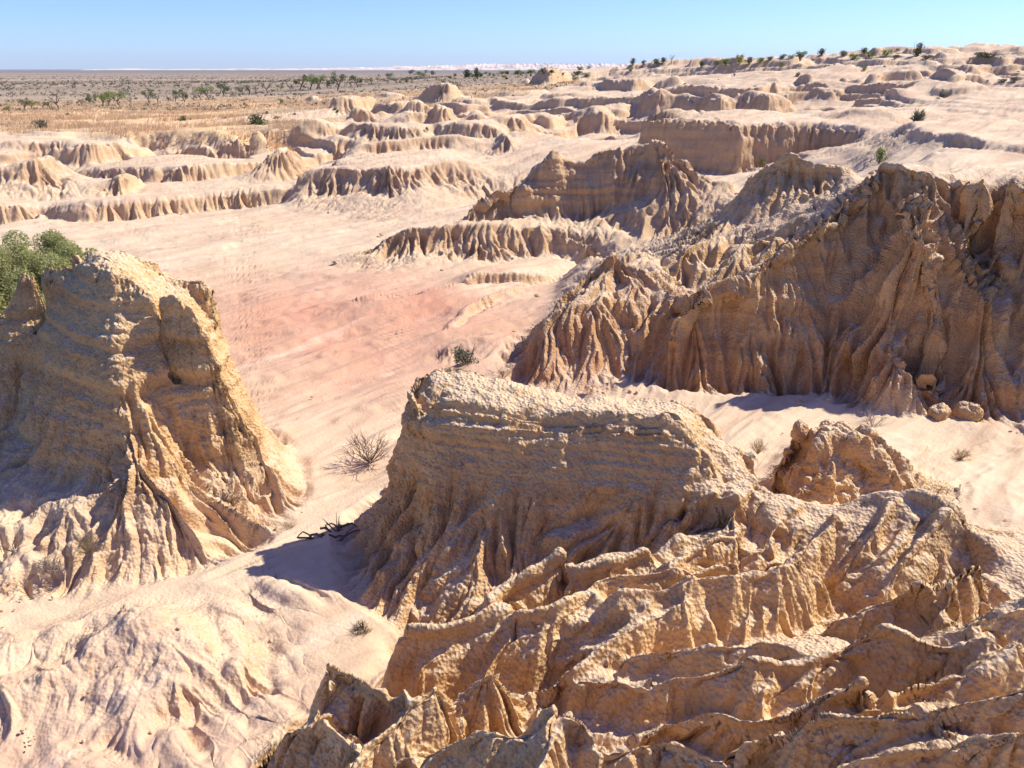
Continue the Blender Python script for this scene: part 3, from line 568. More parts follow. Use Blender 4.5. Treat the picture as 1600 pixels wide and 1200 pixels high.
def STEPS():
    """broken terraces of the middle distance"""
    global H
    m = sstep(42, 52, GY) * (1 - sstep(110, 170, GY)) * (~PLAIN(GX, GY)) * sstep(-30, -14, GX + 0.1 * GY)
    m2 = sstep(24, 34, GY) * sstep(6, 14, GX) * (1 - sstep(90, 120, GY)) * 0.35
    m = np.maximum(m, m2 * (GX > 6)) * (~fmask)
    m = blur(m.astype(np.float32), 6, 2)
    wx = GX + 6 * n2(GX * .08, GY * .08) + 2 * n2(GX * .3, GY * .3); wy = GY + 7 * n2(GX * .07 + 9, GY * .07) + 2 * n2(GX * .25 + 5, GY * .25)
    nz_ = 3.4 * n2(wx * 0.05, wy * 0.06) + 1.6 * n2(wx * 0.13 + 3, wy * 0.15) + 0.5 * n2(GX * 0.5, GY * 0.5)
    fl_ = np.floor(nz_); t = nz_ - fl_
    st = fl_ + sstep(0.74, 0.94, t) + 0.1 * t
    st = st * (0.55 + 0.9 * n2(GX * .03, GY * .03)) + .35 * n2(GX * .35, GY * .35)
    H = H + (m * st * 0.85).astype(np.float32)

    # low swells of the near left floor
    global NEARL
    nm = (1 - sstep(8.3, 9.6, GY)) * (1 - sstep(-1.6, -.9, GX + .12 * GY)) * (GY > 0)
    NEARL = blur(nm.astype(np.float32), 4, 2)
    q1 = GX * .78 - GY * .62; q2 = GX * .62 + GY * .78
    sw = np.abs(n2(q1 * .5 + 3, q2 * 1.1)) * .7 + .35 * np.abs(n2(q1 * 1.2, q2 * 2.4 + 3)) - .12
    pth = ZL((520, 720, 0), (495, 790, 0), (440, 875, 0), (310, 928, 0), (120, 962, 0), (-100, 985, 0)); dp = np.full(GX.shape, 9.0, np.float32)
    for a, b in zip(pth[:-1], pth[1:]):
        ex, ey = b[0] - a[0], b[1] - a[1]; t = np.clip(((GX - a[0]) * ex + (GY - a[1]) * ey) / (ex * ex + ey * ey), 0, 1)
        dp = np.minimum(dp, np.hypot(GX - a[0] - t * ex, GY - a[1] - t * ey))
    NEARL = (NEARL * sstep(.12, .55, dp)).astype(np.float32)
    H = H + (NEARL * sw * .2).astype(np.float32)


# ------------------------------------------------------------------ stage 1: ground, stage 2: formations
zs = np.zeros((NV, NU), np.float32); mk = np.zeros((NV, NU), bool)
rasterise(GROUND, zs, mk)
G = solve(zs, mk)
G = np.where(RR[:, None] < 22, blur(G, 2), blur(G, 1)).astype(np.float32)
build_forms()
FORMS = SCARPS + FORMS
ids = np.zeros((NV, NU), np.int16)
fmask = np.zeros((NV, NU), bool)
for n_, f in enumerate(FORMS):
    m = inside(f['foot']); f['mask'] = m
    ids[m] = n_ + 1
    if not f.get('ground'):
        fmask |= m
zs2 = G.copy(); mk2 = ~fmask
for f in FORMS:
    rasterise(f.get('lines', []), zs2, mk2, fmask)
H = solve(zs2, mk2)
zs3 = np.zeros((NV, NU), np.float32); mk3 = np.zeros((NV, NU), bool)
for f in FORMS:
    rasterise([l for l in f.get('lines', []) if not isinstance(l, Soft)], zs3, mk3, fmask)
    if f.get('ground'): rasterise([f['top']], zs3, mk3)
wc = np.clip(blur(mk3.astype(np.float32), 3, 2) * 9, 0, 1)
wc = np.maximum(wc, sstep(18, 30, RR)[:, None].astype(np.float32) * .9)
Hb = np.where(RR[:, None] < 24, blur(H, 8, 3), blur(H, 3, 2)).astype(np.float32)
H = blur(H, 1) * wc + Hb * (1 - wc)
del Hb, wc, zs3, mk3
STEPS()
def add_fin(pts, k=1.6, wd=0.03, reach=1.3):
    global H
    for a, b in zip(pts[:-1], pts[1:]):
        gx = [to_grid(x, y) for x, y in ((min(a[0], b[0]) - reach, min(a[1], b[1]) - reach), (max(a[0], b[0]) + reach, min(a[1], b[1]) - reach),
                                         (min(a[0], b[0]) - reach, max(a[1], b[1]) + reach), (max(a[0], b[0]) + reach, max(a[1], b[1]) + reach)) if y - OY > 0.3]
        if not gx: continue
        i0 = max(int(min(p[0] for p in gx)), 0); i1 = min(int(max(p[0] for p in gx)) + 1, NU)
        j0 = max(int(min(p[1] for p in gx)), 0); j1 = min(int(max(p[1] for p in gx)) + 1, NV)
        if i1 <= i0 or j1 <= j0: continue
        X = GX[j0:j1, i0:i1]; Y = GY[j0:j1, i0:i1]
        wx = 0.07 * n2(X * 1.7, Y * 1.7) + 0.02 * n2(X * 6, Y * 6)
        wy = 0.07 * n2(X * 1.7 + 9, Y * 1.7 + 4)
        ex, ey = b[0] - a[0], b[1] - a[1]; L2 = ex * ex + ey * ey + 1e-9
        t = np.clip(((X + wx - a[0]) * ex + (Y + wy - a[1]) * ey) / L2, 0, 1)
        d = np.hypot(X + wx - a[0] - t * ex, Y + wy - a[1] - t * ey)
        zf = a[2] + (b[2] - a[2]) * t - k * (np.sqrt(d * d + wd * wd) - wd)
        zf += 0.04 * n2(X * 2.5, Y * 2.5)
        H[j0:j1, i0:i1] = np.maximum(H[j0:j1, i0:i1], zf)
for fin in FINS: add_fin(*fin)
sm_ = blur(next(f['mask'] for f in FORMS if f['name'] == 'finned_slope').astype(np.float32), 3, 2)
H = (H * (1 - sm_) + blur(H, 3) * sm_).astype(np.float32)
sm_ = sm_ * (1 - sstep(5.5, 7.5, RR))[:, None]
H = (H * (1 - sm_) + blur(H, 5, 2) * sm_).astype(np.float32)

# macro gradients (world), blurred for directions
def gradient(z):
    gv, gu = np.gradient(z, DU)
    gv = gv / RR[:, None]; gu = gu / RR[:, None]
    s, c = np.sin(uu)[None], np.cos(uu)[None]
    return (gv * s + gu * c).astype(np.float32), (gv * c - gu * s).astype(np.float32)
Hs = blur(blur(H, 4), 5, 2)
gx, gy = gradient(Hs)
gx1, gy1 = gradient(blur(H, 3))
# per-cell parameters
def field(key, default):
    a = np.full((NV, NU), default, np.float32)
    for f in FORMS:
        if key in f: a[f['mask']] = f[key]
    return blur(a, 6, 2)
COARSE, SKEW = field('coarse', 1.0), field('skew', 0.0)
RILL = field('rill', 0.55); CLIFF = field('cliff', 0.5); STRATA = field('strata', 0.0); LUMP = field('lump', 0.13)
TINT = {k: field(k, 0.0) for k in ('rock', 'orange', 'grey')}

# ------------------------------------------------------------------ adaptive rows
dist = np.hypot(GX, GY)
phi = np.arctan2(H - CAM_H, dist)
cost = np.abs(np.diff(phi, axis=0)) / 0.00113
steep = np.abs(np.diff(H, axis=0)) / RR[1:, None] / 0.00113
cost = cost + 0.25 * steep + (DU / 0.0016) * (0.28 * np.clip(60.0 / RR[1:, None], 0.15, 1.0))
for _ in range(3):
    p = np.pad(cost, ((0, 0), (9, 9)), mode='edge'); cost = (p[:, :-18] + p[:, 3:-15] + p[:, 6:-12] + p[:, 9:-9] + p[:, 12:-6] + p[:, 15:-3] + p[:, 18:]) / 7
    p = np.pad(cost, ((2, 2), (0, 0)), mode='edge'); cost = (p[:-4] + p[2:-2] + p[4:]) / 3
cum = np.concatenate([np.zeros((1, NU)), np.cumsum(cost, 0)], 0)
cum /= cum[-1:]
VI = np.empty((NROW, NU), np.float32)
tt = np.linspace(0, 1, NROW)
ar = np.arange(NV)
for i in range(NU): VI[:, i] = np.interp(tt, cum[:, i], ar)
ci = np.linspace(0, NU - 1.001, NCOL)
i0 = ci.astype(int); fr = (ci - i0).astype(np.float32)
VI = VI[:, i0] * (1 - fr) + VI[:, np.minimum(i0 + 1, NU - 1)] * fr
VI = np.clip(VI, 0, NV - 1.001)
JI = VI.astype(np.int32); JF = VI - JI
II = np.broadcast_to(i0[None], JI.shape); IF = np.broadcast_to(fr[None], JI.shape)
def samp(F):
    return ((F[JI, II] * (1 - IF) + F[JI, II + 1] * IF) * (1 - JF) + (F[JI + 1, II] * (1 - IF) + F[JI + 1, II + 1] * IF) * JF).astype(np.float32)
u_ = (U0 + DU * ci)[None].astype(np.float32); r_ = np.exp(V0 + DU * VI.astype(np.float64)).astype(np.float32)
PX = r_ * np.sin(u_); PY = r_ * np.cos(u_) + OY; PZ = samp(H)
gX, gY, g1X, g1Y = samp(gx), samp(gy), samp(gx1), samp(gy1)
sl_ = np.hypot(gX, gY); sl1 = np.hypot(g1X, g1Y)
rill, cliff, strata, lump = samp(RILL), samp(CLIFF), samp(STRATA), samp(LUMP)
D = np.hypot(PX, PY)
# downslope direction with a gentle preferred flow on the flats
fx, fy = -0.75, -0.66
dx = -gX + fx * 0.03; dy = -gY + fy * 0.03
wv = 0.25
dx = dx + samp(SKEW) * sl_; dx = dx + wv * sl_ * n2(PX * 0.8, PY * 0.8); dy = dy + wv * sl_ * n2(PX * 0.8 + 31, PY * 0.8 + 7)
m = np.hypot(dx, dy) + 1e-6; dx /= m; dy /= m
# slope weights
w_slope = sstep(0.12, 0.7, sl_)
w_cliff = sstep(1.6, 3.0, sl1)
amp0 = w_slope * rill * ((1 - w_cliff) + w_cliff * cliff) + 0.012 + 0.05 * samp(NEARL) + samp(field('minrill', 0.0))
amp0 = amp0 * (1 - 0.85 * sstep(-.3, .2, PZ - samp(field('topz', 99.0))))
far_ = lambda lam: 1 - sstep(lam * 180, lam * 420, D)
E = np.zeros_like(PX)
cx, cy = dx, dy
irr = np.clip(0.75 + 1.0 * n2(PX * 0.45 + 5, PY * 0.45) + .3 * n2(PX * 1.6, PY * 1.6), 0.4 - .2 * sstep(22, 34, D), 1.4)
coarse = samp(COARSE)
WX = PX + 0.15 * n2(PX * 0.8, PY * 0.8) + .06 * n2(PX * 2.7, PY * 2.7); WY = PY + 0.15 * n2(PX * 0.8 + 17, PY * 0.8) + .06 * n2(PX * 2.7 + 7, PY * 2.7)
for (lam, a, steer) in ((0.95, 0.14, 0.5), (0.43, 0.56, 0.5), (0.20, 0.54, 0.7), (0.095, 0.32, 0.8)):
    c_, s_ = gully(WX, WY, cx, cy, lam)
    if lam > .9: a = a * coarse
    elif lam > .4:                                            # spacing of the flutes varies from place to place
        c2, s2 = gully(WX + 11, WY + 5, cx, cy, 0.66)
        mm_ = sstep(-.12, .12, n2(PX * .28 + 8, PY * .28)); c_ = c_ * (1 - mm_) + c2 * mm_; s_ = s_ * (1 - mm_) + s2 * mm_
        a = a * (1 + .35 * mm_)
    rib = np.sqrt(np.clip((1 + c_) * 0.5, 0, 1))             # round rib, sharp gully
    crest = 1 - np.sqrt(np.clip((1 - c_) * 0.5, 0, 1))       # sharp crest
    mixr = 0.78 + 0.3 * n2(PX * 0.6, PY * 0.6 + 40); rib = rib ** 0.8
    hgt = rib * mixr + crest * (1 - mixr)
    E += -(1 - hgt) * lam * a * amp0 * irr * far_(lam)
    sdx, sdy = -cy, cx                                       # side vector
    k_ = steer * s_ * np.clip(amp0 * 1.6, 0, 1)
    # phase grows with (vy*dx - vx*dy) = dot(v, side)
    nx_, ny_ = cx + sdx * k_, cy + sdy * k_
    m = np.hypot(nx_, ny_) + 1e-6; cx, cy = nx_ / m, ny_ / m
# low relief of the flats
pa = PX * 0.66 - PY * 0.75; fl = PX * 0.75 + PY * 0.66
pa = pa + .5 * n2(PX * .25, PY * .25)
def rdg(v): return 1 - 2.2 * np.abs(v)
wash = 0.9 * n2(pa * .35, fl * .07) + .7 * rdg(n2(pa * .8, fl * .13 + 5)) + .35 * rdg(n2(pa * 2.1, fl * .33)) + .16 * rdg(n2(pa * 5.1, fl * .9 + 9))
tq = 2.6 * n2(pa * .55 + 40, fl * .09) + .16 * n2(PX * .9, PY * .9) + .16 * n2(PX * 3, PY * 3)
tq = np.floor(tq) + sstep(.5, .99, tq - np.floor(tq))
E += (1 - w_slope) * (0.085 * wash + 0.07 * tq * (PX < 9)) * (1 - 0.4 * sstep(60, 120, D))
E += (1 - w_slope) * 0.05 * n2(PX * 0.7, PY * 0.7)
# bedding on steep faces
zz = PZ + 0.10 * n2(PX * 0.8, PY * 0.8)
bed = np.tanh(2.5 * (n2(zz * 3.3, PX * 0.18 + PY * 0.1) * 0.6 + n2(zz * 8.5 + 50, PX * 0.3 + PY * 0.2) * 0.45 + n2(zz * 19 + 90, PX * 0.7 + PY * 0.5) * 0.25)) * .6
E += bed * 0.095 * strata * sstep(0.8, 2.2, sl1)
E += 0.10 * strata * (np.tanh(6 * n2(zz * 5.5 + 20, PX * .12 + PY * .08)) * .3) * sstep(0.8, 2.2, sl1)
# crust and lumps
relief = samp(H - G)
lump = lump * np.maximum(0.25 + 0.75 * sstep(0.0, 0.35, relief), sstep(13, 18, D))
near = 1 - sstep(16, 34, D)
bulk = samp(field('bulk', 0.0)); E += bulk * (n3(PX * 0.9, PY * 0.9, PZ * 0.9) + 0.5 * n3(PX * 1.9, PY * 1.9, PZ * 1.7)) * sstep(.5, 1.5, sl_)
q = n3(PX * 2.3, PY * 2.3, PZ * 2.3); E += 0.07 * lump * q
E += 0.10 * n3(PX * 1.1, PY * 1.1, PZ * 2.5) * sstep(22, 34, D) * sstep(.1, .5, sl_) * (1 - sstep(120, 200, D))
q = n3(PX * 5.5, PY * 5.5, PZ * 6.5); E += 0.045 * lump * (np.abs(q) * 2 - 0.4)
q = n3(PX * 13, PY * 13, PZ * 15); E += 0.020 * lump * (np.abs(q) * 2 - .4) * (1 - sstep(30, 60, D))
q = n3(PX * 31, PY * 31, PZ * 31); E += 0.008 * lump * q * near
E = 0.55 * np.tanh(E / 0.55)
nz = 1.0 / np.sqrt(1 + sl1 * sl1)
nX, nY = -g1X * nz, -g1Y * nz
VX = PX + nX * E; VY = PY + nY * E; VZ = PZ + nz * E

# ------------------------------------------------------------------ cut the sheet into objects
fid = ids[np.clip(np.round(VI).astype(int), 0, NV - 1), np.broadcast_to(np.round(ci).astype(int)[None], VI.shape)]
vid = fid[:-1, :-1]
relief = samp(H - G)
rockv = samp(TINT['rock']) * np.maximum(sstep(0.08, 0.32, sl1), 1 - sstep(13, 20, D)) * np.maximum(sstep(0.02, 0.15, relief), sstep(0.25, 0.6, sl1))
pale = samp(field('pale', 0.0)); rockv *= 1 - pale * (1 - sstep(.35, 1.0, relief))
rockv = np.maximum(rockv, samp(field('rockmin', 0.0)) * (.8 + .5 * n2(PX, PY)))
rockv = np.maximum(rockv, (0.95 - .5 * pale) * sstep(0.25, 0.7, sl1) * (samp(TINT['rock']) * .5 + .5))
orv = samp(TINT['orange']) + 0.22 * (1 - sstep(0.1, 1.2, PZ)) * (1 - sstep(14, 17, D))
orv = np.clip(orv * (1 + 1.2 * n3(PX * .7, PY * .7, PZ * 1.4)) , 0, 1)
cols = np.stack([rockv, orv, samp(TINT['grey']), np.ones_like(PX)], -1).astype(np.float32)
def ground_tints():
    pink = PINK(PX, PY)
    return pink
cols[..., 3] = ground_tints()
VERT = np.stack([VX, VY, VZ], -1).astype(np.float32)
IDX = np.arange(NROW * NCOL, dtype=np.int32).reshape(NROW, NCOL)
def cut(name, mask, mat):
    jj, ii_ = np.nonzero(mask)
    if len(jj) == 0: return None
    q = np.stack([IDX[jj, ii_], IDX[jj, ii_ + 1], IDX[jj + 1, ii_ + 1], IDX[jj + 1, ii_]], 1)
    used, inv = np.unique(q, return_inverse=True); inv = inv.reshape(q.shape).astype(np.int32)
    vs = VERT.reshape(-1, 3)[used]; cs = cols.reshape(-1, 4)[used]
    me = bpy.data.meshes.new(name)
    me.vertices.add(len(vs)); me.vertices.foreach_set('co', vs.ravel())
    me.loops.add(q.size); me.loops.foreach_set('vertex_index', inv.ravel())
    me.polygons.add(len(q)); me.polygons.foreach_set('loop_start', np.arange(0, q.size, 4, dtype=np.int32))
    me.polygons.foreach_set('loop_total', np.full(len(q), 4, np.int32))
    me.polygons.foreach_set('use_smooth', np.ones(len(q), bool))
    me.update(calc_edges=True)
    at = me.color_attributes.new('zone', 'FLOAT_COLOR', 'POINT'); at.data.foreach_set('color', cs.ravel())
    me.materials.append(mat)
    o = bpy.data.objects.new(name, me); COL.objects.link(o)
    return o

# ------------------------------------------------------------------ materials
class N:
    """small helper round a node tree"""
    def __init__(s, name):
        s.m = bpy.data.materials.new(name); s.m.use_nodes = True; s.t = s.m.node_tree; s.t.nodes.clear()
        s.out = s.t.nodes.new('ShaderNodeOutputMaterial'); s.b = s.t.nodes.new('ShaderNodeBsdfPrincipled')
        s.t.links.new(s.b.outputs[0], s.out.inputs[0]); s.co = s.t.nodes.new('ShaderNodeTexCoord').outputs['Object']
    def link(s, a, b): s.t.links.new(a, b)
    def val(s, sock, v):
        if hasattr(v, 'links') or hasattr(v, 'is_linked'): s.link(v, sock)
        else: sock.default_value = v
    def mapping(s, sc, rot=(0, 0, 0)):
        n = s.t.nodes.new('ShaderNodeMapping'); n.inputs['Scale'].default_value = sc; n.inputs['Rotation'].default_value = rot
        s.link(s.co, n.inputs[0]); return n.outputs[0]
    def noise(s, scale, detail=4, rough=0.55, vec=None, dist=0.0):
        n = s.t.nodes.new('ShaderNodeTexNoise'); s.link(vec or s.co, n.inputs['Vector'])
        n.inputs['Scale'].default_value = scale; n.inputs['Detail'].default_value = detail
        n.inputs['Roughness'].default_value = rough; n.inputs['Distortion'].default_value = dist
        return n.outputs[0]
    def voro(s, scale, feature='F1', vec=None):
        n = s.t.nodes.new('ShaderNodeTexVoronoi'); n.feature = feature; s.link(vec or s.co, n.inputs['Vector'])
        n.inputs['Scale'].default_value = scale; return n.outputs['Distance']
    def ramp(s, fac, *st):
        n = s.t.nodes.new('ShaderNodeValToRGB'); s.link(fac, n.inputs[0]); e = n.color_ramp.elements
        while len(e) < len(st): e.new(0.5)
        for i, (p, c) in enumerate(st):
            e[i].position = p; e[i].color = (*c, 1) if isinstance(c, tuple) else (c, c, c, 1)
        return n.outputs[0]
    def mix(s, fac, a, b, mode='MIX'):
        n = s.t.nodes.new('ShaderNodeMix'); n.data_type = 'RGBA'; n.blend_type = mode
        s.val(n.inputs[0], fac)
        for k, v in ((6, a), (7, b)):
            if isinstance(v, tuple): n.inputs[k].default_value = (*v, 1)
            else: s.link(v, n.inputs[k])
        return n.outputs[2]
    def math(s, op, a, b=0.0):
        n = s.t.nodes.new('ShaderNodeMath'); n.operation = op; s.val(n.inputs[0], a); s.val(n.inputs[1], b); return n.outputs[0]
    def bump(s, h, dist, strength=1.0, prev=None):
        n = s.t.nodes.new('ShaderNodeBump'); n.inputs['Strength'].default_value = strength; n.inputs['Distance'].default_value = dist
        s.link(h, n.inputs['Height'])
        if prev: s.link(prev, n.inputs['Normal'])
        return n.outputs[0]

def terrain_material():
    n = N('eroded_clay')
    at = n.t.nodes.new('ShaderNodeAttribute'); at.attribute_name = 'zone'
    sp = n.t.nodes.new('ShaderNodeSeparateColor'); n.link(at.outputs['Color'], sp.inputs[0])
    rock, orange, grey = sp.outputs[0], sp.outputs[1], sp.outputs[2]
    pink = at.outputs['Alpha']
    big = n.noise(0.35, 5, 0.6)
    med = n.noise(2.2, 6, 0.65)
    sand = n.ramp(med, (0.25, C_SAND[0]), (0.75, C_SAND[1]))
    sand = n.mix(n.math('MULTIPLY', pink, n.ramp(big, (0.3, 0.55), (0.7, 1.0))), sand, C_PINK)
    r1 = n.mapping((1, 1, 1), (0, 0, -0.85)); m2 = n.t.nodes.new('ShaderNodeMapping'); m2.inputs['Scale'].default_value = (0.16, 1.9, 1); n.link(r1, m2.inputs[0])
    strk = n.noise(1.0, 7, 0.62, vec=m2.outputs[0], dist=0.4)
    sand = n.mix(n.ramp(strk, (0.36, 0.55), (0.52, 0.0)), sand, (0.50, 0.31, 0.20))
    sand = n.mix(n.ramp(strk, (0.56, 0.0), (0.70, 0.6)), sand, (0.78, 0.62, 0.46))
    # bedding bands in the rock, slightly warped
    mp = n.mapping((0.25, 0.25, 4.0))
    band = n.noise(1.0, 5, 0.6, vec=mp, dist=0.3)
    rk = n.ramp(band, (0.25, C_ROCK[0]), (0.5, C_ROCK[1]), (0.75, C_ROCK[2]))
    stain = n.noise(1.1, 5, 0.7, vec=n.mapping((1, 1, 2.2)))
    rk = n.mix(n.ramp(stain, (0.52, 0.0), (0.68, 0.55)), rk, C_STAIN)
    rk = n.mix(orange, rk, C_ORANGE)
    rk = n.mix(grey, rk, C_GREY)
    # sunlit tone painted on upward faces; steep ones keep the saturated shade tone
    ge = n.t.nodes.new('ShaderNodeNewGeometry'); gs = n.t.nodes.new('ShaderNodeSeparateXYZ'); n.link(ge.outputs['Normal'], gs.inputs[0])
    lit_fac = n.math('ADD', gs.outputs[2], n.math('MULTIPLY', n.math('SUBTRACT', n.noise(5, 5, .7), 0.5), 0.5))
    rk = n.mix(n.ramp(lit_fac, (0.60, 0.0), (0.92, 0.75)), rk, C_LIT_TOP)
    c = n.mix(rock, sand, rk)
    # pale dust in noise flecks over sand and rock alike
    c = n.mix(n.ramp(n.noise(14, 4, 0.7), (0.3, 0.0), (0.8, 0.22)), c, C_DUST)
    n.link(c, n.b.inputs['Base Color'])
    n.b.inputs['Roughness'].default_value = 0.93
    n.b.inputs['Specular IOR Level'].default_value = 0.15
    b1 = n.bump(n.math('MULTIPLY', n.noise(9, 5, 0.65), n.math('ADD', n.math('MULTIPLY', rock, 0.7), 0.3)), 0.05, 0.7)
    lumps = n.voro(24)
    b2 = n.bump(n.math('MULTIPLY', lumps, n.math('ADD', rock, 0.25)), 0.028, 0.7, b1)
    b3 = n.bump(n.noise(60, 4, 0.7), 0.008, 0.6, b2)
    n.link(b3, n.b.inputs['Normal'])
    return n.m
TERR = terrain_material()

# ------------------------------------------------------------------ make the objects
gid = vid == 0
for n_, f in enumerate(FORMS):
    if f.get('nocut'):
        gid |= vid == n_ + 1
dcell = D[:-1, :-1]
plain_m = gid & (PLAIN(PX, PY)[:-1, :-1])
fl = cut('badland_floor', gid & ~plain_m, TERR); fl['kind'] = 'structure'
def plain_material():
    n = N('lake_plain')
    geo = n.t.nodes.new('ShaderNodeNewGeometry'); pos = geo.outputs['Position']
    sx = n.t.nodes.new('ShaderNodeSeparateXYZ'); n.link(pos, sx.inputs[0])
    def mp(sc):
        m_ = n.t.nodes.new('ShaderNodeMapping'); m_.inputs['Scale'].default_value = sc; n.link(pos, m_.inputs[0]); return m_.outputs[0]
    fine = n.noise(1.3, 6, 0.7, vec=pos); med = n.noise(0.14, 5, 0.6, vec=mp((0.6, 1, 1)))
    straw = n.ramp(fine, (0.3, (0.60, 0.39, 0.20)), (0.7, (0.78, 0.56, 0.32)))
    olive = n.ramp(fine, (0.3, (0.34, 0.28, 0.18)), (0.7, (0.56, 0.44, 0.31)))
    near = n.mix(n.ramp(med, (0.48, 0.0), (0.62, 1.0)), straw, olive)
    bare = n.ramp(n.noise(0.05, 5, 0.6, vec=mp((0.35, 1, 1))), (0.60, 0.0), (0.70, 0.6))
    near = n.mix(bare, near, (0.52, 0.36, 0.26))
    # saltbush flats, banded by growth
    band = n.noise(0.012, 6, 0.65, vec=mp((0.12, 1, 1)))
    salt = n.ramp(band, (0.35, (0.25, 0.20, 0.145)), (0.5, (0.35, 0.275, 0.20)), (0.62, (0.46, 0.35, 0.25)), (0.72, (0.48, 0.38, 0.29)))
    t = n.math('MULTIPLY', n.math('SUBTRACT', sx.outputs[1], 90.0), 1 / 50.0)
    cl = n.t.nodes.new('ShaderNodeClamp'); n.link(t, cl.inputs[0])
    c = n.mix(cl.outputs[0], near, salt)
    t2 = n.math('MULTIPLY', n.math('SUBTRACT', sx.outputs[1], 900.0), 1 / 1500.0)
    cl2 = n.t.nodes.new('ShaderNodeClamp'); n.link(t2, cl2.inputs[0])
    c = n.mix(cl2.outputs[0], c, (0.21, 0.19, 0.175))
    n.link(c, n.b.inputs['Base Color']); n.b.inputs['Roughness'].default_value = 1.0
    n.b.inputs['Specular IOR Level'].default_value = 0.0
    n.link(n.bump(fine, 0.15, 0.7), n.b.inputs['Normal'])
    return n.m
pl = cut('grass_plain', plain_m, plain_material()); pl['kind'] = 'structure'

for n_, f in enumerate(FORMS):
    if f.get('nocut'): continue
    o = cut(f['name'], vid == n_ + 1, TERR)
    if o is None: print('EMPTY', f['name'], f.get('label')); continue
    o['label'] = f['label']; o['category'] = f['cat']
    if 'group' in f: o['group'] = f['group']
# ------------------------------------------------------------------ placing by what a pixel sees of the finished ground
def hitH(px, py, zoff=0.0):
    k = (px - 800.0) / FPX; t = T(py)
    Ys = np.exp(np.linspace(math.log(2.0), math.log(3000), 5000)); zr = CAM_H - Ys * t
    X = k * (Ys * CP + (CAM_H - zr) * SP)
    i = np.clip(((np.arctan2(X, Ys - OY)) - U0) / DU, 0, NU - 1).astype(int)
    j = np.clip((0.5 * np.log(X * X + (Ys - OY) ** 2) - V0) / DU, 0, NV - 1).astype(int)
    b = np.nonzero(zr < H[j, i])[0]
    n_ = b[0] if len(b) else len(Ys) - 1
    return float(X[n_]), float(Ys[n_]), float(H[j[n_], i[n_]])
def groundz(x, y):
    i, j = to_grid(x, y)
    return float(H[int(np.clip(j, 0, NV - 1)), int(np.clip(i, 0, NU - 1))])

def simple_mat(name, c1, c2, scale=6.0, rough=0.9, transl=0.0):
    n = N(name)
    c = n.ramp(n.noise(scale, 4, 0.7), (0.3, c1), (0.7, c2))
    n.link(c, n.b.inputs['Base Color']); n.b.inputs['Roughness'].default_value = rough
    n.b.inputs['Specular IOR Level'].default_value = 0.2
    if transl:
        tr = n.t.nodes.new('ShaderNodeBsdfTranslucent'); n.link(c, tr.inputs[0])
        mx = n.t.nodes.new('ShaderNodeMixShader'); mx.inputs[0].default_value = transl
        n.link(n.b.outputs[0], mx.inputs[1]); n.link(tr.outputs[0], mx.inputs[2]); n.link(mx.outputs[0], n.out.inputs[0])
    return n.m
M_LEAF = simple_mat('leaf_green', (0.17, 0.23, 0.055), (0.34, 0.39, 0.12), 3, .7, .3)
M_LEAF2 = simple_mat('leaf_grey_green', (0.13, 0.14, 0.09), (0.24, 0.24, 0.15), 3, .8, .2)
M_LEAF3 = simple_mat('leaf_dark', (0.07, 0.10, 0.035), (0.16, 0.20, 0.07), 3, .8, .2)
M_BARK = simple_mat('bark', (0.10, 0.075, 0.055), (0.20, 0.16, 0.12), 9)
M_TWIG = simple_mat('dry_twig', (0.20, 0.14, 0.10), (0.34, 0.26, 0.20), 12)
M_PALE = simple_mat('bleached_twig', (0.50, 0.42, 0.34), (0.66, 0.56, 0.46), 12)
M_STRAW = simple_mat('straw', (0.42, 0.30, 0.16), (0.62, 0.46, 0.26), 5, .9, .3)
M_STRAWD = simple_mat('dull_straw', (0.30, 0.23, 0.13), (0.46, 0.35, 0.21), 5, .9, .3)

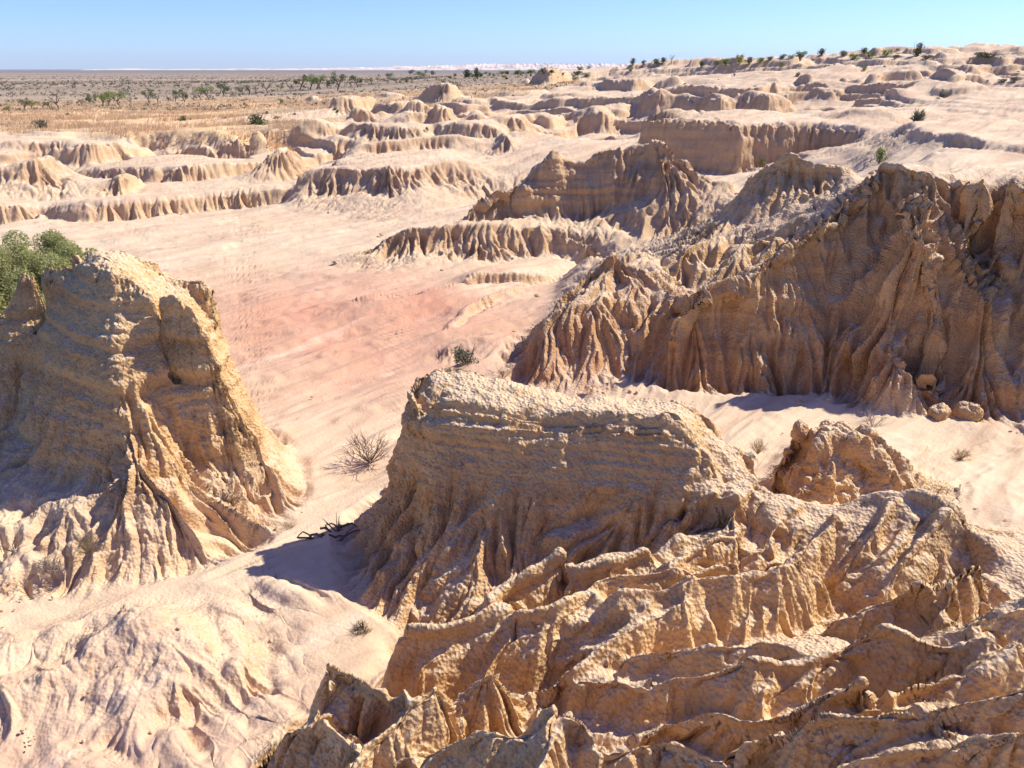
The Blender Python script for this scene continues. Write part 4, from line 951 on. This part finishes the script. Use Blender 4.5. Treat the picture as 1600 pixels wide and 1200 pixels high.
class MB:
    def __init__(s): s.v = []; s.f = []; s.n = 0
    def add(s, v, f):
        s.v.append(np.asarray(v, np.float32)); s.f += [tuple(i + s.n for i in q) for q in f]; s.n += len(v)
    def tube(s, pts, radii, sides=5):
        pts = [np.array(p, float) for p in pts]; V = []
        for k, p in enumerate(pts):
            d = pts[min(k + 1, len(pts) - 1)] - pts[max(k - 1, 0)]; d /= np.linalg.norm(d) + 1e-9
            a = np.cross(d, (0.3, 0.2, 1.0)); 
            if np.linalg.norm(a) < 1e-3: a = np.cross(d, (1, 0, 0))
            a /= np.linalg.norm(a); b = np.cross(d, a)
            for q in range(sides):
                an = 2 * pi * q / sides; V.append(p + radii[k] * (a * math.cos(an) + b * math.sin(an)))
        F = []
        for k in range(len(pts) - 1):
            for q in range(sides):
                F.append((k * sides + q, k * sides + (q + 1) % sides, (k + 1) * sides + (q + 1) % sides, (k + 1) * sides + q))
        F.append(tuple(range((len(pts) - 1) * sides, len(pts) * sides)))
        s.add(V, F)
    def leaves(s, c, rad, n, size, R, flat=1.0):
        c = np.array(c, float)
        p = R.normal(size=(n, 3)); p /= np.linalg.norm(p, axis=1)[:, None]
        p *= (R.uniform(0.35, 1, (n, 1)) ** 0.5); p = c + p * np.array(rad)
        a = R.normal(size=(n, 3)); a /= np.linalg.norm(a, axis=1)[:, None]
        b = np.cross(a, R.normal(size=(n, 3))); b /= np.linalg.norm(b, axis=1)[:, None]
        sz = size * R.uniform(.6, 1.4, (n, 1))
        V = np.stack([p - a * sz * .5, p + b * sz * .22, p + a * sz * .5, p - b * sz * .22], 1).reshape(-1, 3)
        s.add(V, [(4 * i, 4 * i + 1, 4 * i + 2, 4 * i + 3) for i in range(n)])
    def build(s, name, mat, parent=None, smooth=False):
        me = bpy.data.meshes.new(name)
        me.from_pydata(np.concatenate(s.v).tolist(), [], s.f); me.materials.append(mat)
        if smooth: me.polygons.foreach_set('use_smooth', [True] * len(me.polygons))
        o = bpy.data.objects.new(name, me); COL.objects.link(o)
        if parent: o.parent = parent
        return o
def thing(name, label, cat, loc, group=None, rz=0.0, sc=1.0):
    o = bpy.data.objects.new(name, None); COL.objects.link(o); o.location = loc; o.rotation_euler = (0, 0, rz)
    o.scale = (sc, sc, sc) if not isinstance(sc, tuple) else sc
    o.empty_display_size = 0.1
    o['label'] = label; o['category'] = cat
    if group: o['group'] = group
    return o
def copy_thing(proto, label, loc, rz, sc, group=None):
    c = proto.copy(); COL.objects.link(c); c.location = loc; c.rotation_euler = (0, 0, rz)
    c.scale = sc if isinstance(sc, tuple) else (sc, sc, sc)
    c['label'] = label
    if group: c['group'] = group
    for ch in proto.children:
        k = ch.copy(); COL.objects.link(k); k.parent = c
    return c

# trees are built about 1 unit tall and scaled
def make_tree(seed, kind, mat, name='saltbush_tree'):
    R = np.random.default_rng(seed)
    root = thing(name, 'x', 'tree', (0, 0, -500))
    tb = MB(); cb = MB()
    lean = R.uniform(-.25, .25, 2)
    def pt(t, d=(0, 0)): return (lean[0] * t + d[0], lean[1] * t + d[1], t * .5)
    tb.tube([(0, 0, -.08), pt(.35), pt(.7, R.uniform(-.03, .03, 2))], [.045, .035, .028])
    top = np.array(pt(.7))
    for k in range(5):
        an = R.uniform(0, 2 * pi); ln = R.uniform(.25, .45)
        e = top + np.array([math.cos(an) * ln, math.sin(an) * ln, R.uniform(.1, .45)])
        mid = (top + e) / 2 + R.uniform(-.05, .05, 3)
        tb.tube([top * .8, mid, e], [.022, .016, .007], 4)
        for q in range(3):
            tb.tube([mid, mid + R.uniform(-.2, .2, 3) + (0, 0, .12)], [.010, .004], 3)
        if kind == 'dead':
            for q in range(4): tb.tube([e, e + R.uniform(-.16, .16, 3) + (0, 0, .07)], [.007, .003], 3)
            continue
        nl = 170 if kind == 'full' else 70
        cb.leaves(e, R.uniform(.12, .22, 3) * (1, 1, .75), nl, .05, R)
        cb.leaves(e + R.uniform(-.15, .15, 3), R.uniform(.07, .13, 3), nl // 3, .05, R)
    if kind == 'full': cb.leaves(top + (0, 0, .3), (.26, .26, .16), 160, .05, R)
    tb.build('trunk', M_BARK, root)
    if kind != 'dead': cb.build('crown', mat, root)
    return root
P_full = [make_tree(10 + i, 'full', M_LEAF3 if i % 2 else M_LEAF) for i in range(4)]
P_thin = [make_tree(30 + i, 'thin', M_LEAF3) for i in range(3)]
P_dead = [make_tree(50 + i, 'dead', None, 'dead_tree') for i in range(2)]
def make_bush(seed, mat, n=700, name='shrub', cat='shrub', leaf=.085, stems=7):
    R = np.random.default_rng(seed); root = thing(name, 'x', cat, (0, 0, -500)); cb = MB(); sb = MB()
    for k in range(9):
        an = R.uniform(0, 2 * pi); rr = R.uniform(0, .36)
        c = (math.cos(an) * rr, math.sin(an) * rr, R.uniform(.10, .62) * (1 - rr * .5))
        cb.leaves(c, R.uniform(.12, .22, 3), n // 9, leaf, R)
    for k in range(stems):
        an = R.uniform(0, 2 * pi); rr = R.uniform(.2, .42)
        sb.tube([(0, 0, -.06), (math.cos(an) * rr * .5, math.sin(an) * rr * .5, .3), (math.cos(an) * rr, math.sin(an) * rr, R.uniform(.55, .85))], [.02, .013, .005], 4)
    sb.build('stems', M_BARK, root); cb.build('foliage', mat, root)
    return root
P_bush = [make_bush(70, M_LEAF), make_bush(71, M_LEAF), make_bush(72, M_LEAF3), make_bush(73, M_LEAF2), make_bush(74, M_LEAF2)]
protos = P_full + P_thin + P_dead + P_bush
used_p = set()
RP = np.random.default_rng(5)
def place(proto, label, px, base, top, width=None, group=None, ydepth=None):
    if ydepth: p = B(px, ydepth, 0); p = (p[0], p[1], groundz(p[0], p[1]))
    else: p = hitH(px, base)
    ax = p[1] * CP + (CAM_H - p[2]) * SP
    h = (base - top) / FPX * ax * (1.2 if width else 1.2)
    wd = (width / FPX * ax) if width else h
    rz = RP.uniform(0, 2 * pi)
    sc = (wd / .9, wd / .9, h / .92) if width else (h / .95,) * 3
    return copy_thing(proto, label, (p[0], p[1], p[2] - 0.02 * h), rz, sc, group)
TR = [  # px, base, top, kind, index, label
    (18, 178, 166, 'f', 0, 'low spreading green tree at the far left end of the tree line'),
    (39, 173, 157, 'f', 1, 'bright green flat crowned tree second along the tree line'),
    (50, 171, 158, 'f', 2, 'bushy green tree touching the flat crowned one'),
    (68, 172, 157, 't', 0, 'thin leaning tree beside the tall dead pole of the tree line'),
    (77, 171, 159, 't', 1, 'small bent tree just before the tall dead pole'),
    (94, 171, 145, 'd', 0, 'tall bare dead tree standing like a pole on the plain'),
    (128, 166, 154, 'd', 1, 'short bare stump tree left of the paired green trees'),
    (138, 165, 149, 'f', 3, 'dark rounded tree first of the paired green trees'),
    (148, 164, 151, 't', 2, 'sparse tree squeezed between the paired green trees'),
    (160, 169, 146, 'f', 0, 'larger bent tree second of the paired green trees'),
    (170, 167, 145, 't', 0, 'leafy leaning tree hugging the larger bent tree'),
    (189, 167, 144, 'f', 2, 'compact dark tree on a single stout trunk'),
    (206, 163, 150, 'd', 0, 'bare forked tree right of the compact dark tree'),
    (235, 162, 144, 'f', 1, 'two stemmed grey tree standing apart on the plain'),
    (247, 161, 147, 'd', 1, 'wispy bare tree beside the two stemmed grey tree'),
    (262, 160, 149, 'd', 0, 'tiny leafless tree in the gap of the tree line'),
    (274, 160, 146, 't', 1, 'thin arching tree with leaves only at its tip'),
    (290, 160, 142, 'f', 3, 'narrow upright dark tree with a kinked trunk'),
    (304, 159, 148, 'd', 1, 'bare twig like tree after the kinked one'),
    (315, 157, 141, 't', 2, 'straggly tree leaning on the round green one'),
    (328, 157, 137, 'f', 0, 'round green tree with visible black trunks'),
    (351, 151, 132, 'f', 3, 'slim dark tree leaning to one side on the plain'),
    (380, 149, 134, 't', 0, 'ragged tree opening the grove of thin trees'),
    (388, 149, 131, 't', 1, 'tallest ragged tree of the grove of thin trees'),
    (400, 147, 131, 'd', 0, 'bare tree closing the grove of thin trees'),
    (418, 146, 129, 't', 2, 'tree with a single curved trunk past the grove'),
    (440, 142, 133, 'f', 2, 'low bushy tree in the dip of the tree line'),
    (454, 142, 134, 'f', 1, 'low bushy tree nearest the dark cluster'),
    (468, 141, 120, 'f', 3, 'dark forked tree opening the dark cluster'),
    (484, 141, 122, 'f', 0, 'dark tree in the middle of the dark cluster'),
    (494, 140, 119, 'f', 2, 'tallest wind bent tree of the dark cluster'),
    (501, 140, 121, 't', 0, 'thin tree closing the dark cluster'),
    (513, 138, 124, 't', 1, 'small slanting tree between the cluster and the column tree'),
    (527, 142, 119, 'f', 1, 'dark column shaped tree after the cluster'),
    (549, 136, 128, 't', 2, 'small tree left of the umbrella shaped tree'),
    (560, 137, 120, 'f', 3, 'dark umbrella shaped tree ending the tree line'),
    (1049, 100, 89, 'd', 1, 'lone dead tree poking above the skyline shrubs'),
]
for px, b_, t_, k, i, lb in TR:
    pr = {'f': P_full, 't': P_thin, 'd': P_dead}[k][i]
    place(pr, lb, px, b_, t_, group='trees of the straggling tree line' if px < 700 else None)
BU = [  # px, base, top, width, proto, label
    (1434, 88, 67, 24, 2, 'largest round green bush on the dune skyline'),
    (1350, 84, 75, 20, 2, 'dark round bush on the skyline left of the largest'),
    (1358, 90, 81, 25, 1, 'bright green bush just below the dark round skyline bush'),
    (1384, 90, 79, 22, 0, 'yellow green bush with a dark side on the dune'),
    (1332, 94, 83, 22, 1, 'bright yellow green bush on the dune edge'),
    (1318, 88, 79, 18, 3, 'greyish bush behind the bright yellow green one'),
    (1402, 81, 76, 10, 0, 'tiny green bush on the skyline before the largest'),
    (1398, 93, 85, 12, 4, 'small olive bush beside a dark clod on the dune'),
    (1283, 89, 79, 18, 2, 'dark bush at the head of the skyline row'),
    (1296, 85, 78, 14, 3, 'grey green bush next to the dark head bush'),
    (1253, 91, 80, 28, 1, 'wide bright green bush on the skyline'),
    (1236, 92, 85, 12, 0, 'small green bush left of the wide bright one'),
    (1222, 92, 85, 16, 3, 'flat grey bush between the small and the wide skyline bushes'),
    (1204, 94, 87, 16, 1, 'light green bush in the low skyline row'),
    (1188, 98, 89, 20, 0, 'green bush midway along the low skyline row'),
    (1171, 99, 89, 20, 2, 'dark green bush beside the tall skyline shrub'),
    (1155, 100, 84, 18, 0, 'tall green shrub on the skyline'),
    (1133, 105, 95, 30, 1, 'broad light green bush left of the tall shrub'),
    (1096, 106, 97, 14, 2, 'dark rounded bush alone on the low skyline'),
    (1120, 104, 97, 12, 3, 'small grey bush by the broad light green one'),
    (1220, 110, 101, 8, 0, 'small upright green plant on the pale dune'),
    (1246, 121, 113, 12, 3, 'dry dark clump on the upper dune'),
    (1349, 110, 102, 13, 1, 'little green plant alone in the pale sand'),
    (1447, 93, 85, 26, 4, 'low grey mound of scrub below the largest bush'),
    (1544, 92, 82, 50, 4, 'wide flat grey scrub near the dune top'),
    (1585, 130, 119, 16, 4, 'grey bush at the right edge of the dune'),
    (1566, 131, 123, 20, 3, 'olive clump next to the grey bush at the edge'),
    (1472, 152, 144, 20, 3, 'flat olive clump in the middle of the dune'),
    (1025, 102, 94, 18, 2, 'dark bush before the lone dead tree'),
    (1036, 101, 93, 16, 2, 'dark bush beneath the lone dead tree'),
    (989, 101, 91, 14, 2, 'dark upright bush on the low saddle'),
    (1005, 103, 97, 12, 3, 'grey bush on the low saddle'),
    (986, 113, 106, 12, 1, 'yellow green bush above the blocky mesa'),
    (920, 107, 97, 10, 1, 'green bush on the skyline right of the castle butte'),
    (905, 110, 103, 16, 1, 'bright flat bush right of the castle butte'),
    (810, 116, 108, 16, 1, 'bright green bush left of the castle butte'),
    (785, 116, 110, 16, 0, 'dark green bush two along from the castle butte'),
    (830, 115, 107, 14, 0, 'green bush touching the castle butte'),
    (730, 121, 108, 22, 2, 'big dark bush on the green belt'),
    (745, 122, 105, 16, 2, 'tall dark bush on the green belt'),
    (68, 202, 186, 32, 3, 'large grey bush in the straw coloured grass'),
    (402, 197, 178, 46, 2, 'dark sprawling bush on the rim above the long scarp'),
    (441, 162, 154, 12, 1, 'small yellow green bush by the red earth patch'),
    (288, 190, 180, 14, 3, 'olive bush on the grass near the scarp'),
    (1373, 254, 226, 24, 1, 'green plant rooted beside the grooved ridge crest'),
    (1191, 258, 246, 12, 0, 'tiny bush at the tip of the grooved ridge'),
    (730, 573, 536, 50, 4, 'round grey green shrub against the orange bank'),
    (668, 206, 198, 6, 4, 'small dry tuft on the top of the rounded mesa'),
]
for px, b_, t_, wd, i, lb in BU: place(P_bush[i], lb, px, b_, t_, wd)
# the green belt under the far dunes
for k in range(46):
    px = 590 + 330 * RP.random() ** 1.0; py = 113 + 12 * RP.random() + (6 if px < 640 else 0)
    s_ = RP.uniform(3.5, 7)
    place(P_bush[int(RP.integers(0, 4))], 'small dark bush among many in the green belt under the far dunes', px, py, py - s_, s_ * RP.uniform(1.3, 2.6), group='bushes of the far green belt')
for k in range(40):
    px = RP.uniform(0, 620); py = RP.uniform(150, 200) - 0.03 * px
    s_ = RP.uniform(2.5, 5) * (py - 107) / 60
    place(P_bush[int(RP.choice([3, 4, 2, 0]))], 'small grey green bush dotted about the dry grass of the plain', px, py, py - s_, s_ * RP.uniform(1.4, 2.4), group='bushes dotted over the plain')
for k in range(36):
    px = RP.uniform(1050, 1600); py = RP.uniform(88, 150) - (px - 1050) * 0.012
    if py < 112 - (px - 1050) * .05: continue
    s_ = RP.uniform(1.5, 3.5)
    place(P_bush[int(RP.choice([3, 4]))], 'tiny dry clump sprinkled over the pale dune slope', px, py, py - s_, s_ * RP.uniform(1.2, 2), group='dry clumps on the dune')
for pr in protos:
    for ch in list(pr.children): bpy.data.objects.remove(ch)
    bpy.data.objects.remove(pr)

# the green bush behind the left butte: many clumps of fine leaves on arching stems
R = np.random.default_rng(99)
bp = B(95, 17.6, 0); root = thing('green_bush', 'big feathery green bush behind the tall left butte', 'bush', (bp[0], bp[1], groundz(bp[0], bp[1])))
cb = MB(); sb = MB()
for k in range(70):
    an = R.uniform(0, 2 * pi); rr = 1.85 * math.sqrt(R.random()); hh = (2.3 * math.sqrt(max(0, 1 - (rr / 2.05) ** 2))) * R.uniform(.45, 1.0)
    e = np.array([math.cos(an) * rr, math.sin(an) * rr, hh])
    sb.tube([(0, 0, 0), (e[0] * .45, e[1] * .45, hh * .6), e], [.03, .018, .006], 4)
    cb.leaves(e, R.uniform(.2, .42, 3), 800, .06, R)
    cb.leaves(e * (.8, .8, .8), R.uniform(.25, .4, 3), 350, .06, R)
sb.build('stems', M_BARK, root); cb.build('foliage', simple_mat('bush_leaf', (0.32, 0.34, 0.12), (0.55, 0.54, 0.25), 1.5, .75, .45), root)

# dry shrubs: sprays of thin twigs
def spray(label, px, base, w_px, h_px, mat, n=26, name='dry_shrub', cat='dry shrub', seed=1, thick=.006, fork=4, up=.7):
    R = np.random.default_rng(seed); p = hitH(px, base); ax = p[1] * CP + (CAM_H - p[2]) * SP
    w_, h_ = w_px / FPX * ax, h_px / FPX * ax
    mb = MB()
    for k in range(n):
        an = R.uniform(0, 2 * pi); el = R.uniform(.15, 1.3) ** up
        d = np.array([math.cos(an) * math.cos(el) * w_ * .5, math.sin(an) * math.cos(el) * w_ * .5, math.sin(el) * h_ * .95]) * R.uniform(.6, 1)
        m1 = d * .4 + R.uniform(-.06, .06, 3) * w_; m2 = d * .75 + R.uniform(-.06, .06, 3) * w_
        mb.tube([(0, 0, -.03), m1, m2, d], [thick, thick * .7, thick * .45, thick * .2], 3)
        for q in range(fork):
            s0 = m1 + (m2 - m1) * R.random(); mb.tube([s0, s0 + (d - m1) * .4 + R.uniform(-.14, .14, 3) * w_], [thick * .45, thick * .15], 3)
            s0 = m2; mb.tube([s0, s0 + (d - m1) * .25 + R.uniform(-.12, .12, 3) * w_], [thick * .35, thick * .12], 3)
    o = mb.build(name, mat); o.location = p
    o['label'] = label; o['category'] = cat
    return o
spray('leafless grey shrub standing on the pale sand left of the middle mesa', 578, 722, 100, 66, M_TWIG, 34, seed=3, thick=.008)
spray('bleached leafless shrub behind the knobbly outcrop', 1362, 672, 50, 40, M_PALE, 14, seed=4, thick=.009)
spray('russet dry tuft at the foot of the tall left butte', 138, 862, 56, 44, M_STRAWD, 60, seed=5, thick=.004, fork=3)
spray('fallen grey twiggy branch on the bottom left floor', 80, 893, 110, 30, M_TWIG, 16, seed=6, thick=.006, name='fallen_branch', cat='branch')
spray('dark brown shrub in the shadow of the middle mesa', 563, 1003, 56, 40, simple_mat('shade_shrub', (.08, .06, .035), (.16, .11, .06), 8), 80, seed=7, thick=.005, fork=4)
spray('dry grey shrub peeping over the back of the middle mesa', 785, 590, 60, 22, M_TWIG, 20, seed=8, thick=.006)
spray('pale dry grass tuft on the sand right of the middle mesa', 1184, 708, 40, 30, M_STRAW, 40, seed=9, thick=.004, name='dry_tuft', cat='grass tuft')
spray('pale dry tuft on the bank beyond the outcrop', 1500, 718, 34, 24, M_STRAW, 34, seed=10, thick=.004, name='dry_tuft', cat='grass tuft')
spray('arching bleached root on the sunlit bank at right', 1495, 776, 60, 22, M_PALE, 5, seed=11, thick=.012, fork=1, name='bleached_root', cat='root')
spray('spiky grass clump on the dune behind the long mesa', 1432, 193, 30, 28, M_LEAF2, 60, seed=12, thick=.02, fork=2, name='grass_clump', cat='grass clump')
spray('faint dry tuft on the left sand below the butte', 455, 828, 40, 20, M_STRAW, 26, seed=13, thick=.003, name='dry_tuft', cat='grass tuft')
spray('leafless grey twigs at the left edge beside the hummock', 20, 860, 60, 40, M_TWIG, 10, seed=14, thick=.005)
# twisted dead wood caught by the mesa
R = np.random.default_rng(21); p = hitH(525, 842); mb = MB()
for k in range(8):
    a = np.array([R.uniform(-.32, .1), R.uniform(-.1, .25), .05 + R.uniform(0, .04)]); an = R.uniform(-.7, .7) + (pi if k % 3 == 0 else 0); ln = R.uniform(.2, .42)
    pts = [a + np.array([math.cos(an) * ln * t, math.sin(an) * ln * t, .05 * math.sin(t * 5 + k)]) + R.uniform(-.02, .02, 3) for t in np.linspace(0, 1, 6)]
    mb.tube(pts, list(np.linspace(.03, .008, 6) * R.uniform(.5, 1)), 6)
for k in range(5):
    a = np.array([0, .1, .03]); mb.tube([a, a + R.uniform(-.2, .2, 3) + (0, 0, .2)], [.01, .004], 4)
o = mb.build('dead_wood', M_BARK, smooth=True); o.location = p; o['label'] = 'tangle of dark dead wood lying against the left end of the middle mesa'; o['category'] = 'dead wood'

# boulders
def boulder(label, px, base, w_px, h_px, seed, group=None, name='boulder', yd=None):
    p = A(px, base, yd) if yd else hitH(px, base); ax = p[1] * CP + (CAM_H - p[2]) * SP; w_, h_ = w_px / FPX * ax, h_px / FPX * ax
    import bmesh
    bm = bmesh.new(); bmesh.ops.create_icosphere(bm, subdivisions=5, radius=.5)
    v = np.array([q.co[:] for q in bm.verts]); d = v / np.linalg.norm(v, axis=1)[:, None]
    k = 1 + .30 * n3(d[:, 0] * 1.2 + seed, d[:, 1] * 1.2, d[:, 2] * 1.2) + .14 * np.abs(n3(d[:, 0] * 3 + seed, d[:, 1] * 3, d[:, 2] * 3)) + .06 * n3(d[:, 0] * 9, d[:, 1] * 9 + seed, d[:, 2] * 9)
    v = v * k[:, None] * np.array([w_, w_ * .8, h_])
    for q, c in zip(bm.verts, v): q.co = c
    me = bpy.data.meshes.new(name); bm.to_mesh(me); bm.free(); me.polygons.foreach_set('use_smooth', [True] * len(me.polygons))
    at = me.color_attributes.new('zone', 'FLOAT_COLOR', 'POINT'); at.data.foreach_set('color', np.tile(np.array([1, .25, 0, .1], np.float32), len(me.vertices)))
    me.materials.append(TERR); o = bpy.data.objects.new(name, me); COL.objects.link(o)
    o.location = (p[0], p[1] + w_ * .3, p[2] + h_ * .38); o.rotation_euler = (0, 0, seed)
    o['label'] = label; o['category'] = 'boulder'
    if group: o['group'] = group
boulder('squat rounded boulder, left one of the pair at the cliff foot', 1470, 662, 36, 30, 1)
boulder('squat rounded boulder, right one of the pair at the cliff foot', 1515, 663, 42, 32, 2)
boulder('fist sized clod lying before the boulder pair', 1478, 670, 12, 9, 3, name='clod')
boulder('angular block leaning on the back of the knobbly outcrop', 1252, 690, 30, 34, 4, yd=9.75)
boulder('round knob perched on top of the knobbly outcrop', 1352, 680, 17, 17, 5, yd=9.6)
boulder('larger rounded stone crowning the knobbly outcrop', 1302, 678, 34, 18, 6, yd=9.85)
boulder('small clod in the sun beside the dead wood', 489, 872, 10, 12, 7, name='clod')

# crumbs of fallen clay round the foot of the forms
edge_ = blur(fmask.astype(np.float32), 10, 2); edge_ = 4 * edge_ * (1 - edge_)
R = np.random.default_rng(77); n_ = 60000
Yq = np.exp(R.uniform(math.log(4), math.log(34), n_)); Xq = Yq * R.uniform(-.85, .85, n_)
iq = np.clip((np.arctan2(Xq, Yq - OY) - U0) / DU, 0, NU - 1).astype(int); jq = np.clip((0.5 * np.log(Xq ** 2 + (Yq - OY) ** 2) - V0) / DU, 0, NV - 1).astype(int)
sl_q = np.hypot(gx1[jq, iq], gy1[jq, iq])
pr_ = (sl_q < .5) * (.008 + .4 * edge_[jq, iq] * np.clip(n2(Xq * .9, Yq * .9) * 2 + .3, 0, 1)); ok = R.random(n_) < pr_
Xq, Yq, Zq = Xq[ok], Yq[ok], H[jq[ok], iq[ok]]
ico = np.array([(0, -.53, .85), (0, .53, .85), (0, -.53, -.85), (0, .53, -.85), (.53, .85, 0), (-.53, .85, 0), (.53, -.85, 0), (-.53, -.85, 0), (.85, 0, .53), (-.85, 0, .53), (.85, 0, -.53), (-.85, 0, -.53)])
icf = np.array([(0, 8, 1), (0, 1, 9), (0, 9, 7), (0, 7, 6), (0, 6, 8), (1, 8, 4), (1, 4, 5), (1, 5, 9), (9, 5, 11), (9, 11, 7), (7, 11, 2), (7, 2, 6), (6, 2, 10), (6, 10, 8), (8, 10, 4), (4, 10, 3), (4, 3, 5), (5, 3, 11), (11, 3, 2), (2, 3, 10)])
m_ = len(Xq); szs = .010 + .035 * R.random(m_) ** 3 * np.clip(Yq / 9, .8, 2.2)
Vr = ico[None] * (1 + .35 * R.normal(size=(m_, 12, 1)).clip(-1, 1)) * szs[:, None, None] * np.array([1.2, 1, .75]) + np.stack([Xq, Yq, Zq + szs * .2], 1)[:, None]
RUB = (Vr, icf)

# grass of the plain, one mass
def scatter(n, fn, seed):
    R = np.random.default_rng(seed); lo, hi, xr = fn
    Y = np.exp(R.uniform(math.log(lo), math.log(hi), n)); X = Y * R.uniform(-xr, xr, n)
    ok = PLAIN(X, Y); X, Y = X[ok], Y[ok]
    i = np.clip((np.arctan2(X, Y - OY) - U0) / DU, 0, NU - 1).astype(int)
    j = np.clip((0.5 * np.log(X * X + (Y - OY) ** 2) - V0) / DU, 0, NV - 1).astype(int)
    return X, Y, H[j, i], R
def tri_mesh(name, V, mat):
    n_ = len(V) // 3
    me = bpy.data.meshes.new(name); me.vertices.add(len(V)); me.vertices.foreach_set('co', V.astype(np.float32).ravel())
    me.loops.add(len(V)); me.loops.foreach_set('vertex_index', np.arange(len(V), dtype=np.int32))
    me.polygons.add(n_); me.polygons.foreach_set('loop_start', np.arange(0, len(V), 3, dtype=np.int32)); me.polygons.foreach_set('loop_total', np.full(n_, 3, np.int32))
    me.update(calc_edges=True); me.materials.append(mat); o = bpy.data.objects.new(name, me); COL.objects.link(o); o['kind'] = 'stuff'
    return o
X, Y, Zg, R = scatter(60000, (46, 115, .8), 1)
dn = n2(X * .12, Y * .22) + .5 * n2(X * .5, Y * .8); ok = dn > R.uniform(-.35, .35, len(X)); X, Y, Zg = X[ok], Y[ok], Zg[ok]
K = 5; n_ = len(X) * K
x = np.repeat(X, K) + R.uniform(-.22, .22, n_); y = np.repeat(Y, K) + R.uniform(-.22, .22, n_); z = np.repeat(Zg, K); hh = R.uniform(.12, .34, n_)
an = R.uniform(0, pi, n_); bw = .035
V = np.empty((n_, 3, 3)); V[:, 0] = np.stack([x - bw * np.cos(an), y - bw * np.sin(an), z - .03], 1); V[:, 1] = np.stack([x + bw * np.cos(an), y + bw * np.sin(an), z - .03], 1)
V[:, 2] = np.stack([x + .1 + R.uniform(-.08, .08, n_), y + R.uniform(-.08, .08, n_), z + hh], 1)
tri_mesh('dry_grass', V.reshape(-1, 3), simple_mat('plain_grass', (0.66, 0.47, 0.27), (0.84, 0.64, 0.40), .25, .9, .3))
X, Y, Zg, R = scatter(23000, (75, 1400, .8), 2)
dn = n2(X * .02, Y * .05) + .6 * n2(X * .1, Y * .2); ok = dn > R.uniform(-.4, .5, len(X)); X, Y, Zg = X[ok], Y[ok], Zg[ok]
K = 10; n_ = len(X) * K; sz = np.repeat(R.uniform(.3, .9, len(X)) * np.clip(Y / 200, .6, 1.6), K)
c = np.stack([np.repeat(X, K), np.repeat(Y, K), np.repeat(Zg, K) + sz * .25], 1) + R.normal(size=(n_, 3)) * sz[:, None] * (.32, .32, .16)
V = c[:, None, :] + R.normal(size=(n_, 3, 3)) * (sz * .2)[:, None, None]
tri_mesh('saltbush_cover', V.reshape(-1, 3), simple_mat('saltbush', (0.13, 0.125, 0.085), (0.24, 0.22, 0.15), .1, 1))

o = tri_mesh('clay_crumbs', RUB[0][:, RUB[1]].reshape(-1, 3), simple_mat('crumb_clay', (.46, .30, .16), (.68, .50, .32), 2.0))

# pale dunes along the horizon
R = np.random.default_rng(3); DX = np.linspace(-2600, 1500, 900); DYs = 5200.0
hgt = (9 + 9 * sstep(-1900, -400, DX)) * (0.75 + 0.4 * n2(DX * .004, DX * 0 + 1) + .25 * np.abs(n2(DX * .02, DX * 0 + 7)) + .08 * n2(DX * .09, DX * 0 + 3))
hgt = np.maximum(hgt, 1.0) + 22 * sstep(-1300, 200, DX)
prof = [(-260, 0), (-160, .35), (-90, .75), (0, 1.0), (120, .7), (300, 0)]
V = []
for dy_, k in prof:
    V.append(np.stack([DX, DYs + dy_ + 60 * n2(DX * .005, DX * 0 + 9), -3.2 + hgt * k * (1 + .25 * n2(DX * .05, DX * 0 + dy_))], 1))
V = np.concatenate(V); F_ = [(a * 900 + b, a * 900 + b + 1, (a + 1) * 900 + b + 1, (a + 1) * 900 + b) for a in range(5) for b in range(899)]
me = bpy.data.meshes.new('dune_hills'); me.from_pydata(V.tolist(), [], F_)
n = N('white_dune'); geo = n.t.nodes.new('ShaderNodeNewGeometry')
c = n.ramp(n.noise(.012, 6, .7, vec=geo.outputs['Position']), (.38, (.36, .29, .24)), (.55, (.82, .68, .56)))
n.link(c, n.b.inputs['Base Color']); n.b.inputs['Roughness'].default_value = 1
me.materials.append(n.m); o = bpy.data.objects.new('dune_hills', me); COL.objects.link(o); o['kind'] = 'structure'

# thin dry air over the whole scene
hb = MB(); L_ = 9500.0
vs_ = [(x, y, z) for x in (-L_, L_) for y in (-400.0, L_) for z in (-12.0, 130.0)]
hb.add(vs_, [(0, 1, 3, 2), (4, 6, 7, 5), (0, 4, 5, 1), (2, 3, 7, 6), (0, 2, 6, 4), (1, 5, 7, 3)])
hm = bpy.data.materials.new('thin_haze'); hm.use_nodes = True; ht = hm.node_tree; ht.nodes.clear()
ho = ht.nodes.new('ShaderNodeOutputMaterial'); hv = ht.nodes.new('ShaderNodeVolumePrincipled')
hv.inputs['Color'].default_value = (0.86, 0.90, 1.0, 1); hv.inputs['Density'].default_value = 0.00006
ht.links.new(hv.outputs[0], ho.inputs['Volume'])
hz = hb.build('haze', hm); hz['kind'] = 'stuff'
